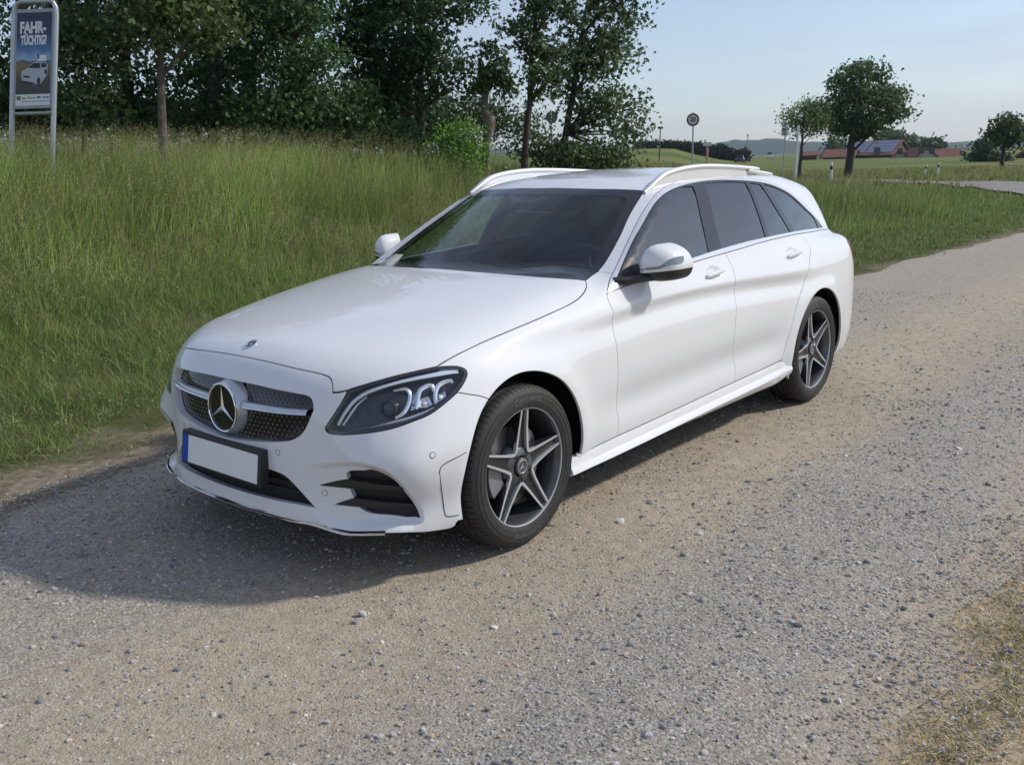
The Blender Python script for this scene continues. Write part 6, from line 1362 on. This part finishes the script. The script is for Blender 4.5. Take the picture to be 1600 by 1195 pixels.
for ub, vb, ut, vt, dist, lab in ((1299.5, 274, 1299, 254, 46., 'white delineator post with black band near the round tree'), (1444, 268, 1448, 258, 62., 'tilted white delineator post in front of the red house'), (1465.5, 265, 1467, 254, 60., 'upright white delineator post right of the tilted one'), (1578, 263, 1578, 256, 70., 'white delineator post in front of the edge tree')):
    o, p, z0 = sign_root('delineator_post', lab, ub, vb, dist, 'post', 'delineator posts along the road'); t = at_dist(ut, vt, dist); v = Vector((t[0]-p[0], t[1]-p[1], t[2]-z0)); q = MB(); q.tube([(0, 0, 0), v*.97, v], [.06, .055, .03], 8); q.build('shaft', dw, o)
    q = MB(); q.tube([v*.70, v*.86], [.0595, .0585], 8); q.build('black_band', blk, o)
# ---- farm
DF = 240.; roof_m = mat('red_tiles', (.16, .055, .035), .85, vary=.3, scale=.8, bump=.5); wall_m = mat('render_wall', (.46, .44, .41), .9, vary=.15, scale=.4); wood_m = mat('dark_boards', (.09, .055, .04), .9, vary=.3, scale=1.); sol = mat('solar_glass', (.02, .035, .085), .12, .1, .8); alu_f = mat('solar_frame', (.28, .30, .33), .4, .8)
def building(name, label, u0, u1, v_base, v_eave, v_ridge, dist, depth, wallm, gable=None, rot=0.0, solar=False, windows=()):
    """gabled building facing the camera, ridge across the view (gable=None) or towards it (gable=True)"""
    a, b = at_dist(u0, v_base, dist), at_dist(u1, v_base, dist); c = (a+b)/2; z0 = float(HT(c[0], c[1]))-.3; w = np.linalg.norm((b-a)[:2]); d = np.array([b[0]-a[0], b[1]-a[1]])/w; n = np.array([CAM[0]-c[0], CAM[1]-c[1]]); n /= np.linalg.norm(n)
    cr_, sr_ = math.cos(rot), math.sin(rot); d = np.array([d[0]*cr_-d[1]*sr_, d[0]*sr_+d[1]*cr_]); n = np.array([-d[1], d[0]]); n = n if n @ (CAM[:2]-c[:2]) > 0 else -n
    ze = float(at_dist(u0, v_eave, dist)[2])-z0; zr_ = float(at_dist(u0, v_ridge, dist)[2])-z0; root = empty(name, (c[0], c[1], z0), label=label, cat='building')
    P = lambda x, y, z: (d[0]*x+n[0]*y, d[1]*x+n[1]*y, z); hw, hd = w/2, depth/2
    V = [P(-hw, hd, 0), P(hw, hd, 0), P(hw, -hd, 0), P(-hw, -hd, 0), P(-hw, hd, ze), P(hw, hd, ze), P(hw, -hd, ze), P(-hw, -hd, ze)]
    rd = [P(-hw, 0, zr_), P(hw, 0, zr_)] if not gable else [P(0, hd, zr_), P(0, -hd, zr_)]
    F = [(0, 1, 5, 4), (1, 2, 6, 5), (2, 3, 7, 6), (3, 0, 4, 7)]+([(4, 8, 7), (5, 6, 9)] if not gable else [(4, 5, 8), (6, 7, 9)])
    mesh_obj('wall', V+rd, F, wallm, root)
    o_, t_ = .5, .25; q = MB()
    if not gable: sl = [[P(-hw-o_, s*(hd+o_), ze-(zr_-ze)*o_/hd) for s in (1,)]+[P(hw+o_, hd+o_, ze-(zr_-ze)*o_/hd), P(hw+o_, 0, zr_), P(-hw-o_, 0, zr_)], [P(hw+o_, -hd-o_, ze-(zr_-ze)*o_/hd), P(-hw-o_, -hd-o_, ze-(zr_-ze)*o_/hd), P(-hw-o_, 0, zr_), P(hw+o_, 0, zr_)]]
    else: sl = [[P(-hw-o_, hd+o_, ze-(zr_-ze)*o_/hw), P(0, hd+o_, zr_), P(0, -hd-o_, zr_), P(-hw-o_, -hd-o_, ze-(zr_-ze)*o_/hw)], [P(hw+o_, -hd-o_, ze-(zr_-ze)*o_/hw), P(0, -hd-o_, zr_), P(0, hd+o_, zr_), P(hw+o_, hd+o_, ze-(zr_-ze)*o_/hw)]]
    for s in sl: q.add([(x, y, z+.05) for x, y, z in s]+[(x, y, z+.05+t_) for x, y, z in s], [(3, 2, 1, 0), (4, 5, 6, 7), (0, 1, 5, 4), (1, 2, 6, 5), (2, 3, 7, 6), (3, 0, 4, 7)])
    rf = q.build('roof', roof_m, root)
    if solar:
        A, B_, C_, D_ = [np.array(x)+[0, 0, .32+.1] for x in sl[0]]
        for f0, f1 in solar:
            q = MB(); fr = MB(); nx, ny = 7, 4
            for i in range(nx):
                for j in range(ny):
                    e0, e1 = f0+(f1-f0)*(i+.03)/nx, f0+(f1-f0)*(i+.97)/nx; g0, g1 = .12+.82*(j+.03)/ny, .12+.82*(j+.97)/ny
                    pt = lambda e, g: (A*(1-e)+B_*e)*(1-g)+(D_*(1-e)+C_*e)*g
                    q.add([pt(e0, g0), pt(e1, g0), pt(e1, g1), pt(e0, g1)], [(0, 1, 2, 3)])
            pt0 = [(A*(1-e)+B_*e)*(1-g)+(D_*(1-e)+C_*e)*g-[0, 0, .05] for e, g in ((f0, .12), (f1, .12), (f1, .94), (f0, .94))]; fr.add(pt0, [(0, 1, 2, 3)])
            pa = q.build('solar_array', sol, rf, kind='stuff'); fr.build('array_frame', alu_f, rf)
    for x, z, ww, hh in windows:
        q = MB(); q.add([P(x-ww/2, hd+.04, z), P(x+ww/2, hd+.04, z), P(x+ww/2, hd+.04, z+hh), P(x-ww/2, hd+.04, z+hh)], [(0, 1, 2, 3)]); q.build('window', mat('far_window', (.05, .06, .07), .15), root)
    return root
building('barn', 'long barn with solar arrays on its red tiled roof', 1336, 1408, 252, 243.5, 223, DF, 16., wood_m, rot=math.radians(-16), solar=((.02, .40), (.44, .96)), windows=((-3, 1., 1.4, 1.6), (2, 1., 1.4, 1.6)))
building('farmhouse', 'low red-roofed building left of the barn', 1292, 1338, 252, 247, 236, DF-6, 10., wood_m, rot=math.radians(-10))
building('farmhouse', 'small white-walled gabled house at the barn gable', 1392, 1418, 253, 247, 236.5, DF-25, 8., wall_m, gable=True, windows=((0, 1., 1., 1.2),))
building('farmhouse', 'red-roofed house with white gable right of the barn', 1418, 1450, 253, 246, 234, DF-30, 12., wall_m, gable=True, rot=math.radians(14), windows=((-1, 1., 1., 1.2), (1, 1., 1., 1.2)))
building('farmhouse', 'long red roof at the right end of the farm', 1448, 1498, 253, 248, 235.5, DF-26, 11., wood_m, rot=math.radians(-12), windows=((-2, .6, 1., 1.1),))
building('shed', 'dark gabled shed at the right edge of the picture', 1586, 1622, 252, 246, 234.5, 150., 9., wood_m, gable=True)
building('shed', 'tiny red-roofed hut below the light green tree', 1252, 1276, 248, 244.5, 239.5, 230., 5., wood_m)
# ---- distant vehicles
def far_car(label, u, v, dist, col, h=1.5, w=1.8, L=4.2):
    p = at_dist(u, v, dist); z0 = float(HT(p[0], p[1])); o = empty('parked_car', (p[0], p[1], z0), label=label, cat='car', group='distant cars')
    q = MB(); rz = .42; q.box((0, 0, h*.36), (L, w, h*.42), rz); b = q.build('body', mat('far_car_paint', col, .35, 0, .6), o); bv = b.modifiers.new('b', 'BEVEL'); bv.width = .15; bv.segments = 2
    q = MB(); q.box((-.2*math.cos(rz), -.2*math.sin(rz), h*.76), (L*.55, w*.86, h*.42), rz, .78); q.build('cabin', M['black_gloss'], o)
    for sx in (-.31, .31):
        for sy in (-.46, .46): q = MB(); xx, yy = sx*L, sy*w; q.lathe([(.0, -.1), (.32, -.1), (.32, .1), (.0, .1)], 12, c=(0, 0, 0)); wv = [Matrix.Rotation(rz, 4, 'Z') @ Vector((v_[0]+xx, v_[1]+yy, v_[2]+.32)) for v_ in q.v]; mesh_obj('wheel', wv, q.f, M['rubber'], o)
far_car('dark car far off left of the hills', 1156, 241, 200., (.02, .022, .026)); far_car('tiny white car in the middle distance', 1178, 242.5, 400., (.7, .7, .7)); far_car('white van in the far middle distance', 1203, 243, 360., (.72, .72, .72), 2.2, 1.9, 5.)
# ---- haze: one closed box of pale air round everything
q = MB(); q.box((-1160, -1160, 60), (4760, 4760, 126.)); hz = q.build('haze', None, None, label='pale haze of the summer air', cat='haze', kind='stuff')
hm = bpy.data.materials.new('haze_air'); hm.use_nodes = True; nt = hm.node_tree; nt.nodes.clear(); ho = nt.nodes.new('ShaderNodeOutputMaterial'); pv = nt.nodes.new('ShaderNodeVolumePrincipled'); pv.inputs['Color'].default_value = (.72, .85, 1., 1); pv.inputs['Density'].default_value = .00016; pv.inputs['Anisotropy'].default_value = .3
nt.links.new(pv.outputs['Volume'], ho.inputs['Volume']); hz.data.materials.append(hm)
print('TRIS', sum(len(o.data.loop_triangles) or len(o.data.polygons) for o in bpy.data.objects if o.type == 'MESH'), 'OBJ', len(bpy.data.objects))
